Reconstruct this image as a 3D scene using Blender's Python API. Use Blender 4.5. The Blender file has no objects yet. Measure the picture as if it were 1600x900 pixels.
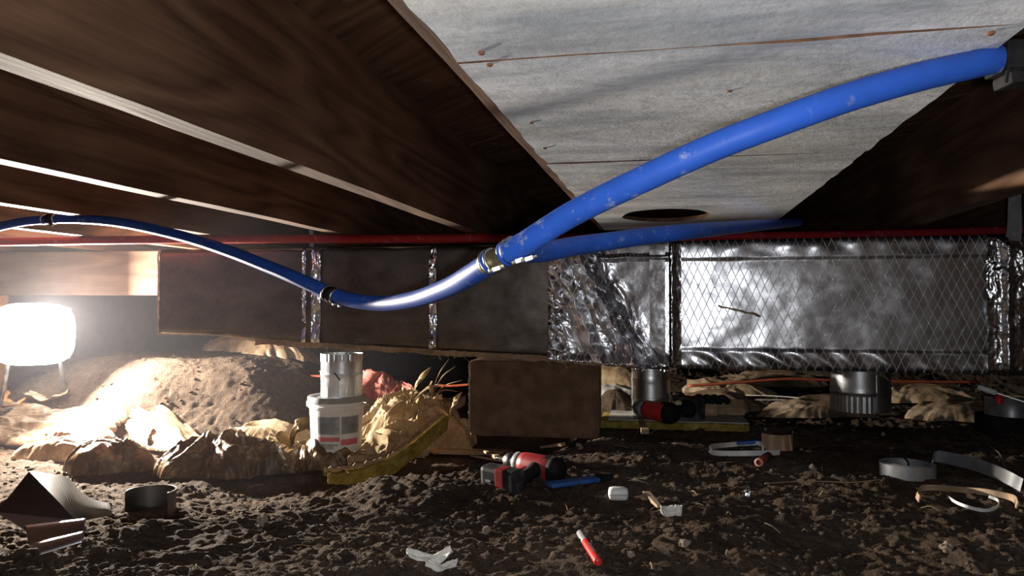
import bpy, bmesh, math, random
import numpy as np
from mathutils import Vector, Matrix, noise as mnoise

# ------------------------------------------------------------------ camera, world, lights, exposure
SC = bpy.context.scene
COL = SC.collection
H = 0.5                      # camera height over the datum
F = 1155.0                   # focal length in pixels of a 1600 px wide frame
YAW = math.radians(12.0)
PITCH = math.radians(1.24)
cam_d = bpy.data.cameras.new('camera'); cam = bpy.data.objects.new('camera', cam_d); COL.objects.link(cam)
cam_d.sensor_width = 36.0; cam_d.lens = 36.0*F/1600.0; cam_d.clip_start = 0.02; cam_d.clip_end = 60
cam.location = (0, 0, H); cam.rotation_euler = (math.pi/2+PITCH, 0, YAW)
SC.camera = cam
world = bpy.data.worlds.new('world'); SC.world = world; world.use_nodes = True
world.node_tree.nodes['Background'].inputs[0].default_value = (0.75, 0.85, 1.0, 1)
world.node_tree.nodes['Background'].inputs[1].default_value = 0.012
SC.view_settings.view_transform = 'Standard'; SC.view_settings.look = 'None'
SC.view_settings.exposure = 0.0; SC.view_settings.gamma = 1.0; SC.view_settings.use_curve_mapping = False
FLASH_W = 18.5; LAMP_W = 150.0
fl = bpy.data.lights.new('camera_flash', 'POINT'); fl.energy = FLASH_W; fl.shadow_soft_size = 0.006; fl.color = (0.95, 0.97, 1.0)
flo = bpy.data.objects.new('camera_flash', fl); COL.objects.link(flo); flo.location = (0.022, -0.02, H-0.012)

# ------------------------------------------------------------------ picture measurements to points in the place
def ray(px, py):
    a = (px-800)/F; b = (450-py)/F
    v = Vector((a, b, -1.0)); v.rotate(cam.rotation_euler); return v
def W(px, py, d):            # point at distance d along the viewing axis
    return Vector((0, 0, H)) + ray(px, py)*d
def WY(px, py, Y):
    r = ray(px, py); return Vector((0, 0, H)) + r*(Y/r.y)

# ------------------------------------------------------------------ noise
def _hash(ix, iy, seed):
    h = (ix.astype(np.int64)*374761393 + iy.astype(np.int64)*668265263 + seed*2246822519) & 0xFFFFFFFF
    h = ((h ^ (h >> 13))*1274126177) & 0xFFFFFFFF
    h = h ^ (h >> 16)
    return h
def perlin(x, y, seed=0):
    x = np.asarray(x, float); y = np.asarray(y, float)
    ix = np.floor(x); iy = np.floor(y); fx = x-ix; fy = y-iy
    ix = ix.astype(np.int64); iy = iy.astype(np.int64)
    u = fx*fx*fx*(fx*(fx*6-15)+10); v = fy*fy*fy*(fy*(fy*6-15)+10)
    def g(dx, dy):
        a = _hash(ix+dx, iy+dy, seed)*(2*math.pi/4294967296.0)
        return np.cos(a)*(fx-dx)+np.sin(a)*(fy-dy)
    a = g(0, 0)*(1-u)+g(1, 0)*u; b = g(0, 1)*(1-u)+g(1, 1)*u
    return (a*(1-v)+b*v)*1.5
def fbm(x, y, o=4, seed=0, ridge=False):
    s = 0; a = 1.0; f = 1.0
    for i in range(o):
        n = perlin(x*f, y*f, seed+i*17)
        if ridge: n = 1-2*np.abs(n)
        s = s+a*n; a *= 0.5; f *= 2.03
    return s
def sstep(a, b, x):
    t = np.clip((x-a)/(b-a), 0, 1); return t*t*(3-2*t)

# ------------------------------------------------------------------ ground shape
def ground_base(X, Y):
    X = np.asarray(X, float); Y = np.asarray(Y, float)
    z = np.full(np.broadcast(X, Y).shape, -0.388)
    wob = 0.05*perlin(X*2.1, Y*2.1, 5)
    s = (X+1.06)*(-0.78)+(Y-1.0)*0.626 + wob*0.6            # beyond the crest that runs from left foreground to the pier
    near = sstep(1.2, 2.1, Y)
    z = z - 0.012*(1-near)
    z = z - 0.105*sstep(0.0, 0.16, s)*(1-sstep(-0.35, -0.05, X+0.25*(Y-2)))
    z = z - 0.004*sstep(-0.25, -0.02, s)*(1-sstep(0, 0.12, s))
    # the mound under the girder
    dx = (X+2.02)/0.84; dy = (Y-2.80)/0.60
    q = dx*dx+dy*dy + 0.18*perlin(X*3, Y*3, 9)
    z = z + 0.275*(1-sstep(0.12, 1.25, q))
    z = z + 0.10*sstep(2.6, 4.6, Y)*sstep(-0.2, 1.0, np.abs(X)*0+perlin(X*0.8, Y*0.8, 31)+0.4)
    return z
def ground_rel(X, Y):
    z = ground_base(X, Y)
    wx = X+0.04*perlin(X*6, Y*6, 71); wy = Y+0.04*perlin(X*6, Y*6, 72)
    mound = np.exp(-(((X+2.0)/0.8)**2+((Y-2.7)/0.6)**2))
    k = 1-0.35*mound
    z = z + k*(0.016*fbm(wx*2.6, wy*3.4, 3, 3)
               + 0.0066*fbm(wx*6.5, wy*12, 5, 21, True)
               + 0.0040*fbm(wx*30, wy*52, 3, 44, True)
               + 0.004*np.maximum(0, perlin(wx*48, wy*60, 58))*2 - 0.0135)
    return z
def gz(X, Y):
    return float(ground_rel(np.array([X]), np.array([Y]))[0]) + H
def hit(px, py, lift=0.0):
    """where the line of sight meets the ground"""
    r = ray(px, py); ds = np.linspace(0.7, 7, 2500)
    X = r.x*ds; Y = r.y*ds; Z = r.z*ds
    g = ground_rel(X, Y)
    k = np.nonzero(Z <= g)[0]
    i = k[0] if len(k) else len(ds)-1
    return Vector((X[i], Y[i], gz(X[i], Y[i])+lift))
def hitn(px, py, lift=0.0):
    r = ray(px, py); ds = np.linspace(0.7, 7, 2500)
    g = ground_rel(r.x*ds, r.y*ds); k = np.nonzero(r.z*ds <= g)[0]
    i = k[0] if len(k) else len(ds)-1
    return Vector((r.x*ds[i], r.y*ds[i], g[i]+H+lift))

# ------------------------------------------------------------------ materials
def nodes(name):
    m = bpy.data.materials.new(name); m.use_nodes = True
    nt = m.node_tree; b = nt.nodes['Principled BSDF']
    return m, nt, b
def N(nt, t, **kw):
    n = nt.nodes.new(t)
    for k, v in kw.items():
        if k.startswith('i_'):
            n.inputs[k[2:].replace('_', ' ')].default_value = v
        else: setattr(n, k, v)
    return n
def L(nt, a, b): nt.links.new(a, b)
def coords(nt, scale=(1, 1, 1), kind='Object', rot=(0, 0, 0)):
    tc = N(nt, 'ShaderNodeTexCoord'); mp = N(nt, 'ShaderNodeMapping')
    mp.inputs['Scale'].default_value = scale; mp.inputs['Rotation'].default_value = rot
    L(nt, tc.outputs[kind], mp.inputs['Vector']); return mp.outputs[0]
def ramp(nt, fac, stops):
    r = N(nt, 'ShaderNodeValToRGB'); el = r.color_ramp.elements
    while len(el) < len(stops): el.new(0.5)
    for e, (p, c) in zip(el, stops):
        e.position = p; e.color = (c[0], c[1], c[2], 1)
    L(nt, fac, r.inputs[0]); return r.outputs[0]
def noise(nt, vec, scale, detail=4, rough=0.6, dist=0.0):
    n = N(nt, 'ShaderNodeTexNoise'); n.inputs['Scale'].default_value = scale
    n.inputs['Detail'].default_value = detail; n.inputs['Roughness'].default_value = rough; n.inputs['Distortion'].default_value = dist
    L(nt, vec, n.inputs['Vector']); return n.outputs['Fac']
def mix(nt, fac, a, b, mode='MIX'):
    m = N(nt, 'ShaderNodeMix', data_type='RGBA', blend_type=mode)
    for sock, v in ((m.inputs[0], fac), (m.inputs[6], a), (m.inputs[7], b)):
        if hasattr(v, 'links') or hasattr(v, 'node'): L(nt, v, sock)
        elif isinstance(v, (int, float)): sock.default_value = v
        else: sock.default_value = (v[0], v[1], v[2], 1)
    return m.outputs[2]
def bump(nt, b, h, strength=0.4, dist=0.01):
    n = N(nt, 'ShaderNodeBump'); n.inputs['Strength'].default_value = strength; n.inputs['Distance'].default_value = dist
    L(nt, h, n.inputs['Height']); L(nt, n.outputs[0], b.inputs['Normal'])
def math_(nt, op, a, b=None, c=None):
    n = N(nt, 'ShaderNodeMath', operation=op)
    for i, v in enumerate((a, b, c)):
        if v is None: continue
        if isinstance(v, (int, float)): n.inputs[i].default_value = v
        else: L(nt, v, n.inputs[i])
    return n.outputs[0]
def plain(name, col, rough=0.6, metal=0.0, var=0.25, scale=30, bmp=0.15, spec=0.5, dust=0.0):
    m, nt, b = nodes(name); v = coords(nt)
    n1 = noise(nt, v, scale, 5)
    lo = tuple(c*(1-var) for c in col); hi = tuple(min(1, c*(1+var)) for c in col)
    c = ramp(nt, n1, [(0.3, lo), (0.7, hi)])
    if dust > 0:
        d = ramp(nt, noise(nt, v, scale*0.6, 6, 0.7), [(0.5, (0, 0, 0)), (0.68, (dust, dust, dust))])
        c = mix(nt, d, c, (0.24, 0.19, 0.14))
    L(nt, c, b.inputs['Base Color'])
    b.inputs['Roughness'].default_value = rough; b.inputs['Metallic'].default_value = metal
    b.inputs['Specular IOR Level'].default_value = spec
    if bmp: bump(nt, b, n1, bmp, 0.002)
    return m
def wood(name, dark, light, axis='Y', rough=0.8, scale=1.0, contrast=1.0, streak=0.0):
    m, nt, b = nodes(name)
    st = {'Y': (9, 1.1, 9), 'X': (1.1, 9, 9), 'Z': (9, 9, 1.1)}[axis]
    tc = N(nt, 'ShaderNodeTexCoord'); oi = N(nt, 'ShaderNodeObjectInfo')
    ad = N(nt, 'ShaderNodeVectorMath', operation='ADD'); sc = N(nt, 'ShaderNodeVectorMath', operation='SCALE')
    cb = N(nt, 'ShaderNodeCombineXYZ'); L(nt, oi.outputs['Random'], cb.inputs[0]); L(nt, oi.outputs['Random'], cb.inputs[1])
    L(nt, cb.outputs[0], sc.inputs[0]); sc.inputs['Scale'].default_value = 7.0
    L(nt, tc.outputs['Object'], ad.inputs[0]); L(nt, sc.outputs[0], ad.inputs[1])
    mp = N(nt, 'ShaderNodeMapping'); mp.inputs['Scale'].default_value = tuple(s*scale for s in st); L(nt, ad.outputs[0], mp.inputs[0])
    v = mp.outputs[0]
    big = noise(nt, v, 0.55, 2, 0.5, 0.3)                      # growth rings from contour lines of a slow noise
    rings = math_(nt, 'FRACT', math_(nt, 'MULTIPLY', big, 13.0))
    rings = math_(nt, 'ABSOLUTE', math_(nt, 'SUBTRACT', math_(nt, 'MULTIPLY', rings, 2.0), 1.0))
    fine = noise(nt, v, 9.0, 6, 0.7)
    mp2 = N(nt, 'ShaderNodeMapping'); mp2.inputs['Scale'].default_value = tuple(s*(12 if s > 5 else 1) for s in st); L(nt, ad.outputs[0], mp2.inputs[0])
    fib = noise(nt, mp2.outputs[0], 1.5, 3, 0.6)
    f = math_(nt, 'ADD', math_(nt, 'MULTIPLY', rings, 0.32), math_(nt, 'ADD', math_(nt, 'MULTIPLY', fine, 0.36), math_(nt, 'MULTIPLY', fib, 0.36)))
    c = ramp(nt, f, [(0.22, dark), (0.72, light)])
    blot = noise(nt, coords(nt), 2.3, 4, 0.6)
    c = mix(nt, ramp(nt, blot, [(0.4, (0.9, 0.9, 0.9)), (0.65, (0, 0, 0))]), c, mix(nt, 1.0, c, (0.62, 0.55, 0.5), 'MULTIPLY'))
    if streak:
        s = ramp(nt, noise(nt, coords(nt, (3, 3, 3)), 2.0, 6, 0.7), [(0.60, (0, 0, 0)), (0.66, (streak,)*3)])
        c = mix(nt, s, c, (0.35, 0.33, 0.30))
    L(nt, c, b.inputs['Base Color']); b.inputs['Roughness'].default_value = rough; b.inputs['Specular IOR Level'].default_value = 0.25
    bump(nt, b, f, 0.35, 0.003)
    return m
def mat_dirt():
    m, nt, b = nodes('dry_soil'); v = coords(nt)
    n1 = noise(nt, v, 3.0, 6, 0.65); n2 = noise(nt, v, 40, 6, 0.75); n3 = noise(nt, v, 170, 4, 0.7)
    c = ramp(nt, n1, [(0.32, (0.072, 0.047, 0.031)), (0.55, (0.140, 0.103, 0.076)), (0.72, (0.215, 0.17, 0.13))])
    c = mix(nt, 0.55, c, ramp(nt, n2, [(0.35, (0.28, 0.22, 0.19)), (0.65, (1.15, 1.1, 1.05))]), 'MULTIPLY')
    c = mix(nt, ramp(nt, n3, [(0.66, (0, 0, 0)), (0.74, (0.7, 0.7, 0.7))]), c, (0.36, 0.31, 0.25))
    L(nt, c, b.inputs['Base Color']); b.inputs['Roughness'].default_value = 0.95; b.inputs['Specular IOR Level'].default_value = 0.12
    h = math_(nt, 'ADD', math_(nt, 'MULTIPLY', n2, 1.0), math_(nt, 'MULTIPLY', n3, 0.45))
    bump(nt, b, h, 1.0, 0.022)
    return m
def mat_paint():
    m, nt, b = nodes('weathered_white_paint'); v = coords(nt, (0.9, 3.2, 1))
    v2 = coords(nt)
    n1 = noise(nt, v, 3.2, 7, 0.68, 0.4); n2 = noise(nt, v, 1.4, 4, 0.6, 0.6); n3 = noise(nt, v2, 60, 5, 0.75)
    c = ramp(nt, n1, [(0.33, (0.30, 0.32, 0.34)), (0.50, (0.55, 0.56, 0.57)), (0.66, (0.74, 0.74, 0.74))])
    c = mix(nt, ramp(nt, n2, [(0.52, (0, 0, 0)), (0.70, (0.6, 0.6, 0.6))]), c, (0.50, 0.45, 0.35))
    c = mix(nt, ramp(nt, noise(nt, v, 2.1, 5, 0.7, 1.0), [(0.56, (0, 0, 0)), (0.70, (0.8, 0.8, 0.8))]), c, (0.22, 0.24, 0.27))
    c = mix(nt, ramp(nt, noise(nt, v2, 9.0, 3, 0.5), [(0.735, (0, 0, 0)), (0.77, (0.8, 0.8, 0.8))]), c, (0.33, 0.13, 0.05))
    c = mix(nt, ramp(nt, n3, [(0.34, (0.5, 0.5, 0.5)), (0.52, (0, 0, 0))]), c, (0.30, 0.30, 0.30))
    L(nt, c, b.inputs['Base Color']); b.inputs['Roughness'].default_value = 0.75; b.inputs['Specular IOR Level'].default_value = 0.3
    bump(nt, b, math_(nt, 'ADD', n3, n1), 0.35, 0.003)
    return m
def mat_foil(name, pitch=0.0225, tall=0.050, lines=1.0, rough=0.30, grime=0.5, tint=(0.80, 0.81, 0.84), wave=0.5, hstripe=0.0):
    """aluminium facing over a diamond scrim of threads"""
    m, nt, b = nodes(name); tc = N(nt, 'ShaderNodeTexCoord'); sp = N(nt, 'ShaderNodeSeparateXYZ')
    L(nt, tc.outputs['Object'], sp.inputs[0])
    jit = math_(nt, 'MULTIPLY', math_(nt, 'SUBTRACT', noise(nt, tc.outputs['Object'], 6, 2), 0.5), 0.012)
    x = math_(nt, 'DIVIDE', math_(nt, 'ADD', sp.outputs[0], jit), pitch); z = math_(nt, 'DIVIDE', sp.outputs[2], tall)
    def line(s):
        f = math_(nt, 'FRACT', math_(nt, 'ADD', x, s) if False else s)
        return math_(nt, 'ABSOLUTE', math_(nt, 'SUBTRACT', f, 0.5))
    a = line(math_(nt, 'ADD', x, z)); c = line(math_(nt, 'SUBTRACT', x, z))
    d = math_(nt, 'MINIMUM', a, c)
    thread = ramp(nt, d, [(0.0, (1, 1, 1)), (0.035, (1, 1, 1)), (0.055, (0, 0, 0))])
    patch = ramp(nt, noise(nt, tc.outputs['Object'], 18, 4, 0.7), [(0.35, (0.15,)*3), (0.6, (1, 1, 1))])
    th = math_(nt, 'MULTIPLY', math_(nt, 'MULTIPLY', thread, patch), lines)
    n1 = noise(nt, coords(nt, (1, 1, 2.0)), 7, 6, 0.7)
    n2 = noise(nt, coords(nt, (0.6, 1, 5)), 55, 3, 0.6)
    col = ramp(nt, n1, [(0.30, tuple(t*(1-grime) for t in tint)), (0.62, tint)])
    sm = ramp(nt, noise(nt, coords(nt, (1, 1, 3.2), rot=(0, 0.3, 0)), 3.4, 5, 0.7, 0.8), [(0.60, (0, 0, 0)), (0.72, (0.9,)*3)])
    L(nt, mix(nt, th, col, (0.92, 0.92, 0.95)), b.inputs['Base Color'])
    L(nt, math_(nt, 'SUBTRACT', 1.0, math_(nt, 'MULTIPLY', th, 0.65)), b.inputs['Metallic'])
    r = math_(nt, 'ADD', math_(nt, 'MULTIPLY', th, 0.12), math_(nt, 'ADD', math_(nt, 'MULTIPLY', sm, 0.12), math_(nt, 'ADD', math_(nt, 'MULTIPLY', n1, 0.14), rough-0.07)))
    L(nt, r, b.inputs['Roughness'])
    h = math_(nt, 'ADD', math_(nt, 'MULTIPLY', th, 0.55*lines), math_(nt, 'ADD', math_(nt, 'MULTIPLY', n1, wave*1.0), math_(nt, 'MULTIPLY', n2, 0.16*wave)))
    if hstripe:
        hs = math_(nt, 'FRACT', math_(nt, 'DIVIDE', sp.outputs[2], 0.0075))
        h = math_(nt, 'ADD', h, math_(nt, 'MULTIPLY', hs, hstripe))
    bump(nt, b, h, 0.55, 0.004)
    return m
def mat_steel(name, rough=0.22, tint=(0.78, 0.79, 0.80), axis='Z'):
    m, nt, b = nodes(name)
    n1 = noise(nt, coords(nt), 14, 5, 0.6); n2 = noise(nt, coords(nt, (2, 2, 90)), 4, 3)
    L(nt, ramp(nt, n1, [(0.3, tuple(t*0.7 for t in tint)), (0.65, tint)]), b.inputs['Base Color'])
    b.inputs['Metallic'].default_value = 1
    L(nt, math_(nt, 'ADD', math_(nt, 'MULTIPLY', n1, 0.2), rough-0.08), b.inputs['Roughness'])
    bump(nt, b, n2, 0.08, 0.001)
    return m
def mat_sheet(name, a, c, e, rough=0.5, trans=0.0, sc=9, bmp=0.5, spec=0.5):
    m, nt, b = nodes(name); v = coords(nt)
    n1 = noise(nt, v, sc, 6, 0.7, 0.3); n2 = noise(nt, v, sc*9, 4, 0.7)
    col = ramp(nt, n1, [(0.30, a), (0.52, c), (0.70, e)])
    col = mix(nt, 0.4, col, ramp(nt, n2, [(0.35, (0.45,)*3), (0.6, (1.1,)*3)]), 'MULTIPLY')
    L(nt, col, b.inputs['Base Color']); b.inputs['Roughness'].default_value = rough; b.inputs['Specular IOR Level'].default_value = spec
    bump(nt, b, math_(nt, 'ADD', n1, math_(nt, 'MULTIPLY', n2, 0.3)), bmp, 0.006)
    if trans:
        out = nt.nodes['Material Output']; t = N(nt, 'ShaderNodeBsdfTranslucent'); L(nt, col, t.inputs[0])
        mx = N(nt, 'ShaderNodeMixShader'); mx.inputs[0].default_value = trans
        L(nt, b.outputs[0], mx.inputs[1]); L(nt, t.outputs[0], mx.inputs[2]); L(nt, mx.outputs[0], out.inputs[0])
    return m
def mat_pipe(name, col, dust=0.7):
    m, nt, b = nodes(name); v = coords(nt)
    s = noise(nt, coords(nt, (1, 1, 1), rot=(0, 0.4, 0.3)), 45, 6, 0.75); s2 = noise(nt, v, 11, 4, 0.7)
    f = math_(nt, 'MULTIPLY', ramp(nt, s, [(0.57, (0, 0, 0)), (0.68, (1, 1, 1))]), ramp(nt, s2, [(0.42, (0, 0, 0)), (0.65, (dust,)*3)]))
    c = mix(nt, ramp(nt, noise(nt, v, 30, 3), [(0.3, (0, 0, 0)), (0.8, (1, 1, 1))]), tuple(x*0.78 for x in col), col)
    c = mix(nt, f, c, (0.45, 0.47, 0.48))
    L(nt, c, b.inputs['Base Color']); L(nt, math_(nt, 'ADD', math_(nt, 'MULTIPLY', f, 0.3), 0.50), b.inputs['Roughness'])
    b.inputs['Specular IOR Level'].default_value = 0.18
    bump(nt, b, s, 0.12, 0.001)
    return m
def mat_emit(name, col, s):
    m, nt, b = nodes(name); b.inputs['Base Color'].default_value = (0.8, 0.8, 0.8, 1)
    b.inputs['Emission Color'].default_value = (*col, 1); b.inputs['Emission Strength'].default_value = s
    return m

M = dict(
    dirt=mat_dirt(), paint=mat_paint(),
    joist=wood('dark_joist_wood', (0.060, 0.029, 0.016), (0.215, 0.116, 0.068)),
    plank=wood('brown_subfloor_wood', (0.062, 0.029, 0.015), (0.185, 0.098, 0.055), 'X', streak=0.35),
    girder=wood('girder_wood', (0.10, 0.062, 0.042), (0.22, 0.15, 0.11), 'X'),
    palewood=wood('pale_wood', (0.34, 0.21, 0.12), (0.58, 0.42, 0.28), 'X', scale=5),
    orangewood=wood('orange_wood', (0.38, 0.17, 0.06), (0.62, 0.33, 0.14), 'X', scale=5),
    foil=mat_foil('scrim_foil', rough=0.31, wave=0.12, grime=0.15), foil_dull=mat_foil('dull_foil_facing', lines=0.03, rough=0.46, grime=0.5, tint=(0.20, 0.175, 0.155), hstripe=0.3),
    foil_tape=mat_foil('foil_tape', lines=0.0, rough=0.24, grime=0.3, wave=0.6),
    foil_wrap=mat_foil('crumpled_scrim_foil', lines=0.9, rough=0.29, grime=0.25, wave=0.35),
    steel=mat_steel('galvanised_steel', 0.35), steel_dark=mat_steel('dark_sheet_metal', 0.5, (0.20, 0.19, 0.18)),
    blue=mat_pipe('blue_plastic_pipe', (0.028, 0.105, 0.50), 0.8), red=mat_pipe('red_plastic_pipe', (0.30, 0.015, 0.02), 0.5),
    brass=plain('old_brass', (0.33, 0.27, 0.15), 0.45, 0.8), clamp=mat_steel('clamp_steel', 0.3, (0.55, 0.54, 0.52)),
    black=plain('black_plastic', (0.02, 0.02, 0.022), 0.5, dust=0.5), rubber=plain('black_rubber', (0.007, 0.007, 0.008), 0.8, dust=0.06, spec=0.2),
    redplastic=plain('red_plastic', (0.30, 0.022, 0.025), 0.42, dust=0.35), redglossy=plain('red_marker_plastic', (0.62, 0.03, 0.03), 0.35, var=0.1),
    redbright=plain('bright_red_plastic', (0.55, 0.03, 0.035), 0.42, dust=0.4),
    greyplastic=plain('grey_plastic', (0.28, 0.29, 0.30), 0.5, dust=0.4), whiteplastic=plain('white_plastic', (0.78, 0.78, 0.76), 0.4, var=0.08, dust=0.2),
    blueplastic=plain('blue_tool_plastic', (0.02, 0.09, 0.33), 0.5, dust=0.3),
    block=plain('concrete_block', (0.155, 0.095, 0.062), 0.95, var=0.35, scale=22, bmp=0.6, spec=0.1),
    concrete=plain('dark_foundation', (0.06, 0.05, 0.045), 0.95, var=0.4, scale=5, bmp=0.5, spec=0.1),
    yellow=mat_sheet('yellow_fibreglass', (0.13, 0.085, 0.02), (0.30, 0.22, 0.05), (0.46, 0.36, 0.12), 0.95, sc=25, bmp=0.9, spec=0.1),
    kraft=mat_sheet('kraft_facing', (0.22, 0.14, 0.08), (0.38, 0.27, 0.17), (0.52, 0.42, 0.30), 0.85, spec=0.2),
    drab=mat_sheet('drab_brown_sheet', (0.10, 0.065, 0.04), (0.20, 0.14, 0.09), (0.36, 0.28, 0.20), 0.8, spec=0.2),
    greyfacing=mat_sheet('grey_facing', (0.30, 0.28, 0.25), (0.46, 0.44, 0.40), (0.6, 0.58, 0.53), 0.7),
    poly=mat_sheet('dusty_plastic_sheet', (0.16, 0.10, 0.06), (0.34, 0.24, 0.15), (0.55, 0.44, 0.32), 0.42, 0.25),
    amber=mat_sheet('amber_plastic_sheet', (0.035, 0.018, 0.008), (0.15, 0.085, 0.035), (0.46, 0.32, 0.16), 0.25, 0.22, sc=14, bmp=0.7),
    paper=mat_sheet('dry_tan_paper', (0.24, 0.155, 0.08), (0.43, 0.32, 0.19), (0.62, 0.50, 0.34), 0.8, 0.25, spec=0.2),
    pink=mat_sheet('pink_insulation', (0.45, 0.09, 0.09), (0.70, 0.24, 0.20), (0.85, 0.50, 0.42), 0.95, 0.2, sc=14, bmp=0.9, spec=0.1),
    card=plain('tan_card', (0.42, 0.30, 0.20), 0.85, spec=0.2), strapgrey=plain('grey_strap', (0.30, 0.31, 0.33), 0.38, metal=0.35, dust=0.5),
    white=plain('white_paper', (0.72, 0.70, 0.64), 0.8, var=0.15, dust=0.5), cord=plain('orange_cord', (0.30, 0.06, 0.025), 0.5),
    straw=plain('dry_straw', (0.34, 0.25, 0.15), 0.8), inkgrey=plain('grey_print', (0.16, 0.17, 0.18), 0.6, bmp=0), inkred=plain('red_print', (0.62, 0.16, 0.18), 0.6, bmp=0),
    glow=mat_emit('lit_diffuser', (1.0, 0.96, 0.90), 30.0), stone=plain('pale_clod', (0.24, 0.19, 0.15), 0.95, spec=0.1),
)

# ------------------------------------------------------------------ mesh helpers
def link(name, me, mat=None, parent=None, smooth=False):
    o = bpy.data.objects.new(name, me); COL.objects.link(o)
    if mat is not None: me.materials.append(M[mat] if isinstance(mat, str) else mat)
    if parent is not None: o.parent = parent
    if smooth: me.shade_smooth()
    return o
def obj(name, bm, mat, parent=None, smooth=False):
    bmesh.ops.recalc_face_normals(bm, faces=bm.faces)
    me = bpy.data.meshes.new(name); bm.to_mesh(me); bm.free()
    return link(name, me, mat, parent, smooth)
def tag(o, label=None, cat=None, group=None, kind=None):
    for k, v in (('label', label), ('category', cat), ('group', group), ('kind', kind)):
        if v: o[k] = v
    return o
def empty(name, loc, label, cat, rot=(0, 0, 0), group=None, scale=1.0):
    o = bpy.data.objects.new(name, None); COL.objects.link(o); o.location = loc; o.rotation_euler = rot
    o.scale = (scale,)*3; o.empty_display_size = 0.05
    return tag(o, label, cat, group)
def box(bm, lo, hi, mat=None, bevel=0.0):
    r = bmesh.ops.create_cube(bm, size=1.0)
    vs = r['verts']
    for v in vs:
        v.co = Vector([lo[i]+(v.co[i]+0.5)*(hi[i]-lo[i]) for i in range(3)])
    if bevel:
        es = list({e for v in vs for e in v.link_edges})
        g = bmesh.ops.bevel(bm, geom=es, offset=bevel, segments=2, affect='EDGES', profile=0.6)
        vs = list({v for f in g['faces'] for v in f.verts} | {v for v in vs if v.is_valid})
    if mat is not None:
        for v in vs: v.co = mat @ v.co
    return vs
def frames(pts):
    out = []; up = Vector((0, 0, 1)); n = len(pts); prev = None
    for i in range(n):
        t = (pts[min(i+1, n-1)]-pts[max(i-1, 0)]).normalized()
        if prev is None:
            a = up if abs(t.z) < 0.9 else Vector((1, 0, 0)); s = t.cross(a).normalized()
        else:
            s = (prev-t*prev.dot(t)).normalized()
        prev = s; out.append((t, s, s.cross(t).normalized()))
    return out
def catmull(pts, k=8):
    pts = [Vector(p) for p in pts]; out = []
    P = [pts[0]*2-pts[1]]+pts+[pts[-1]*2-pts[-2]]
    for i in range(1, len(P)-2):
        for j in range(k):
            t = j/k; a, b, c, d = P[i-1], P[i], P[i+1], P[i+2]
            out.append(0.5*((2*b)+(c-a)*t+(2*a-5*b+4*c-d)*t*t+(3*b-a-3*c+d)*t*t*t))
    out.append(pts[-1]); return out
def tube(bm, pts, r, seg=12, cap=True):
    fr = frames(pts); rings = []
    n = len(pts)
    for i, (p, (t, s, u)) in enumerate(zip(pts, fr)):
        rr = r[i] if isinstance(r, (list, tuple)) else r
        rings.append([bm.verts.new(p+s*(math.cos(2*math.pi*j/seg)*rr)+u*(math.sin(2*math.pi*j/seg)*rr)) for j in range(seg)])
    for a, b in zip(rings, rings[1:]):
        for j in range(seg): bm.faces.new((a[j], a[(j+1) % seg], b[(j+1) % seg], b[j]))
    if cap:
        bm.faces.new(rings[0][::-1]); bm.faces.new(rings[-1])
def lathe(bm, prof, seg=48, mat=None, pleat=None, cap=False):
    """prof: [(r, z)...]; pleat(i, j) gives a factor on the radius"""
    rings = []
    for i, (r, z) in enumerate(prof):
        ring = []
        for j in range(seg):
            a = 2*math.pi*j/seg; k = pleat(i, j) if pleat else 1.0
            co = Vector((math.cos(a)*r*k, math.sin(a)*r*k, z))
            ring.append(bm.verts.new(mat @ co if mat is not None else co))
        rings.append(ring)
    for a, b in zip(rings, rings[1:]):
        for j in range(seg): bm.faces.new((a[j], a[(j+1) % seg], b[(j+1) % seg], b[j]))
    if cap: bm.faces.new(rings[0][::-1]); bm.faces.new(rings[-1])
    return rings
def ribbon(bm, pts, ups, w, th, jag=0.0, rnd=None, k=1):
    """a strip of width w along ups, thickness th"""
    n = len(pts); rings = []
    for i in range(n):
        t = (pts[min(i+1, n-1)]-pts[max(i-1, 0)]).normalized()
        u = ups[i] if isinstance(ups, list) else ups
        u = (u-t*u.dot(t)).normalized(); s = t.cross(u).normalized()
        ww = w[i] if isinstance(w, list) else w
        j1 = (rnd.uniform(-jag, jag) if jag else 0); j2 = (rnd.uniform(-jag, jag) if jag else 0)
        p = pts[i]
        rings.append([bm.verts.new(p+u*(-ww/2+j1)-s*th/2), bm.verts.new(p+u*(ww/2+j2)-s*th/2),
                      bm.verts.new(p+u*(ww/2+j2)+s*th/2), bm.verts.new(p+u*(-ww/2+j1)+s*th/2)])
    for a, b in zip(rings, rings[1:]):
        for j in range(4): bm.faces.new((a[j], a[(j+1) % 4], b[(j+1) % 4], b[j]))
    bm.faces.new(rings[0][::-1]); bm.faces.new(rings[-1])
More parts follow.
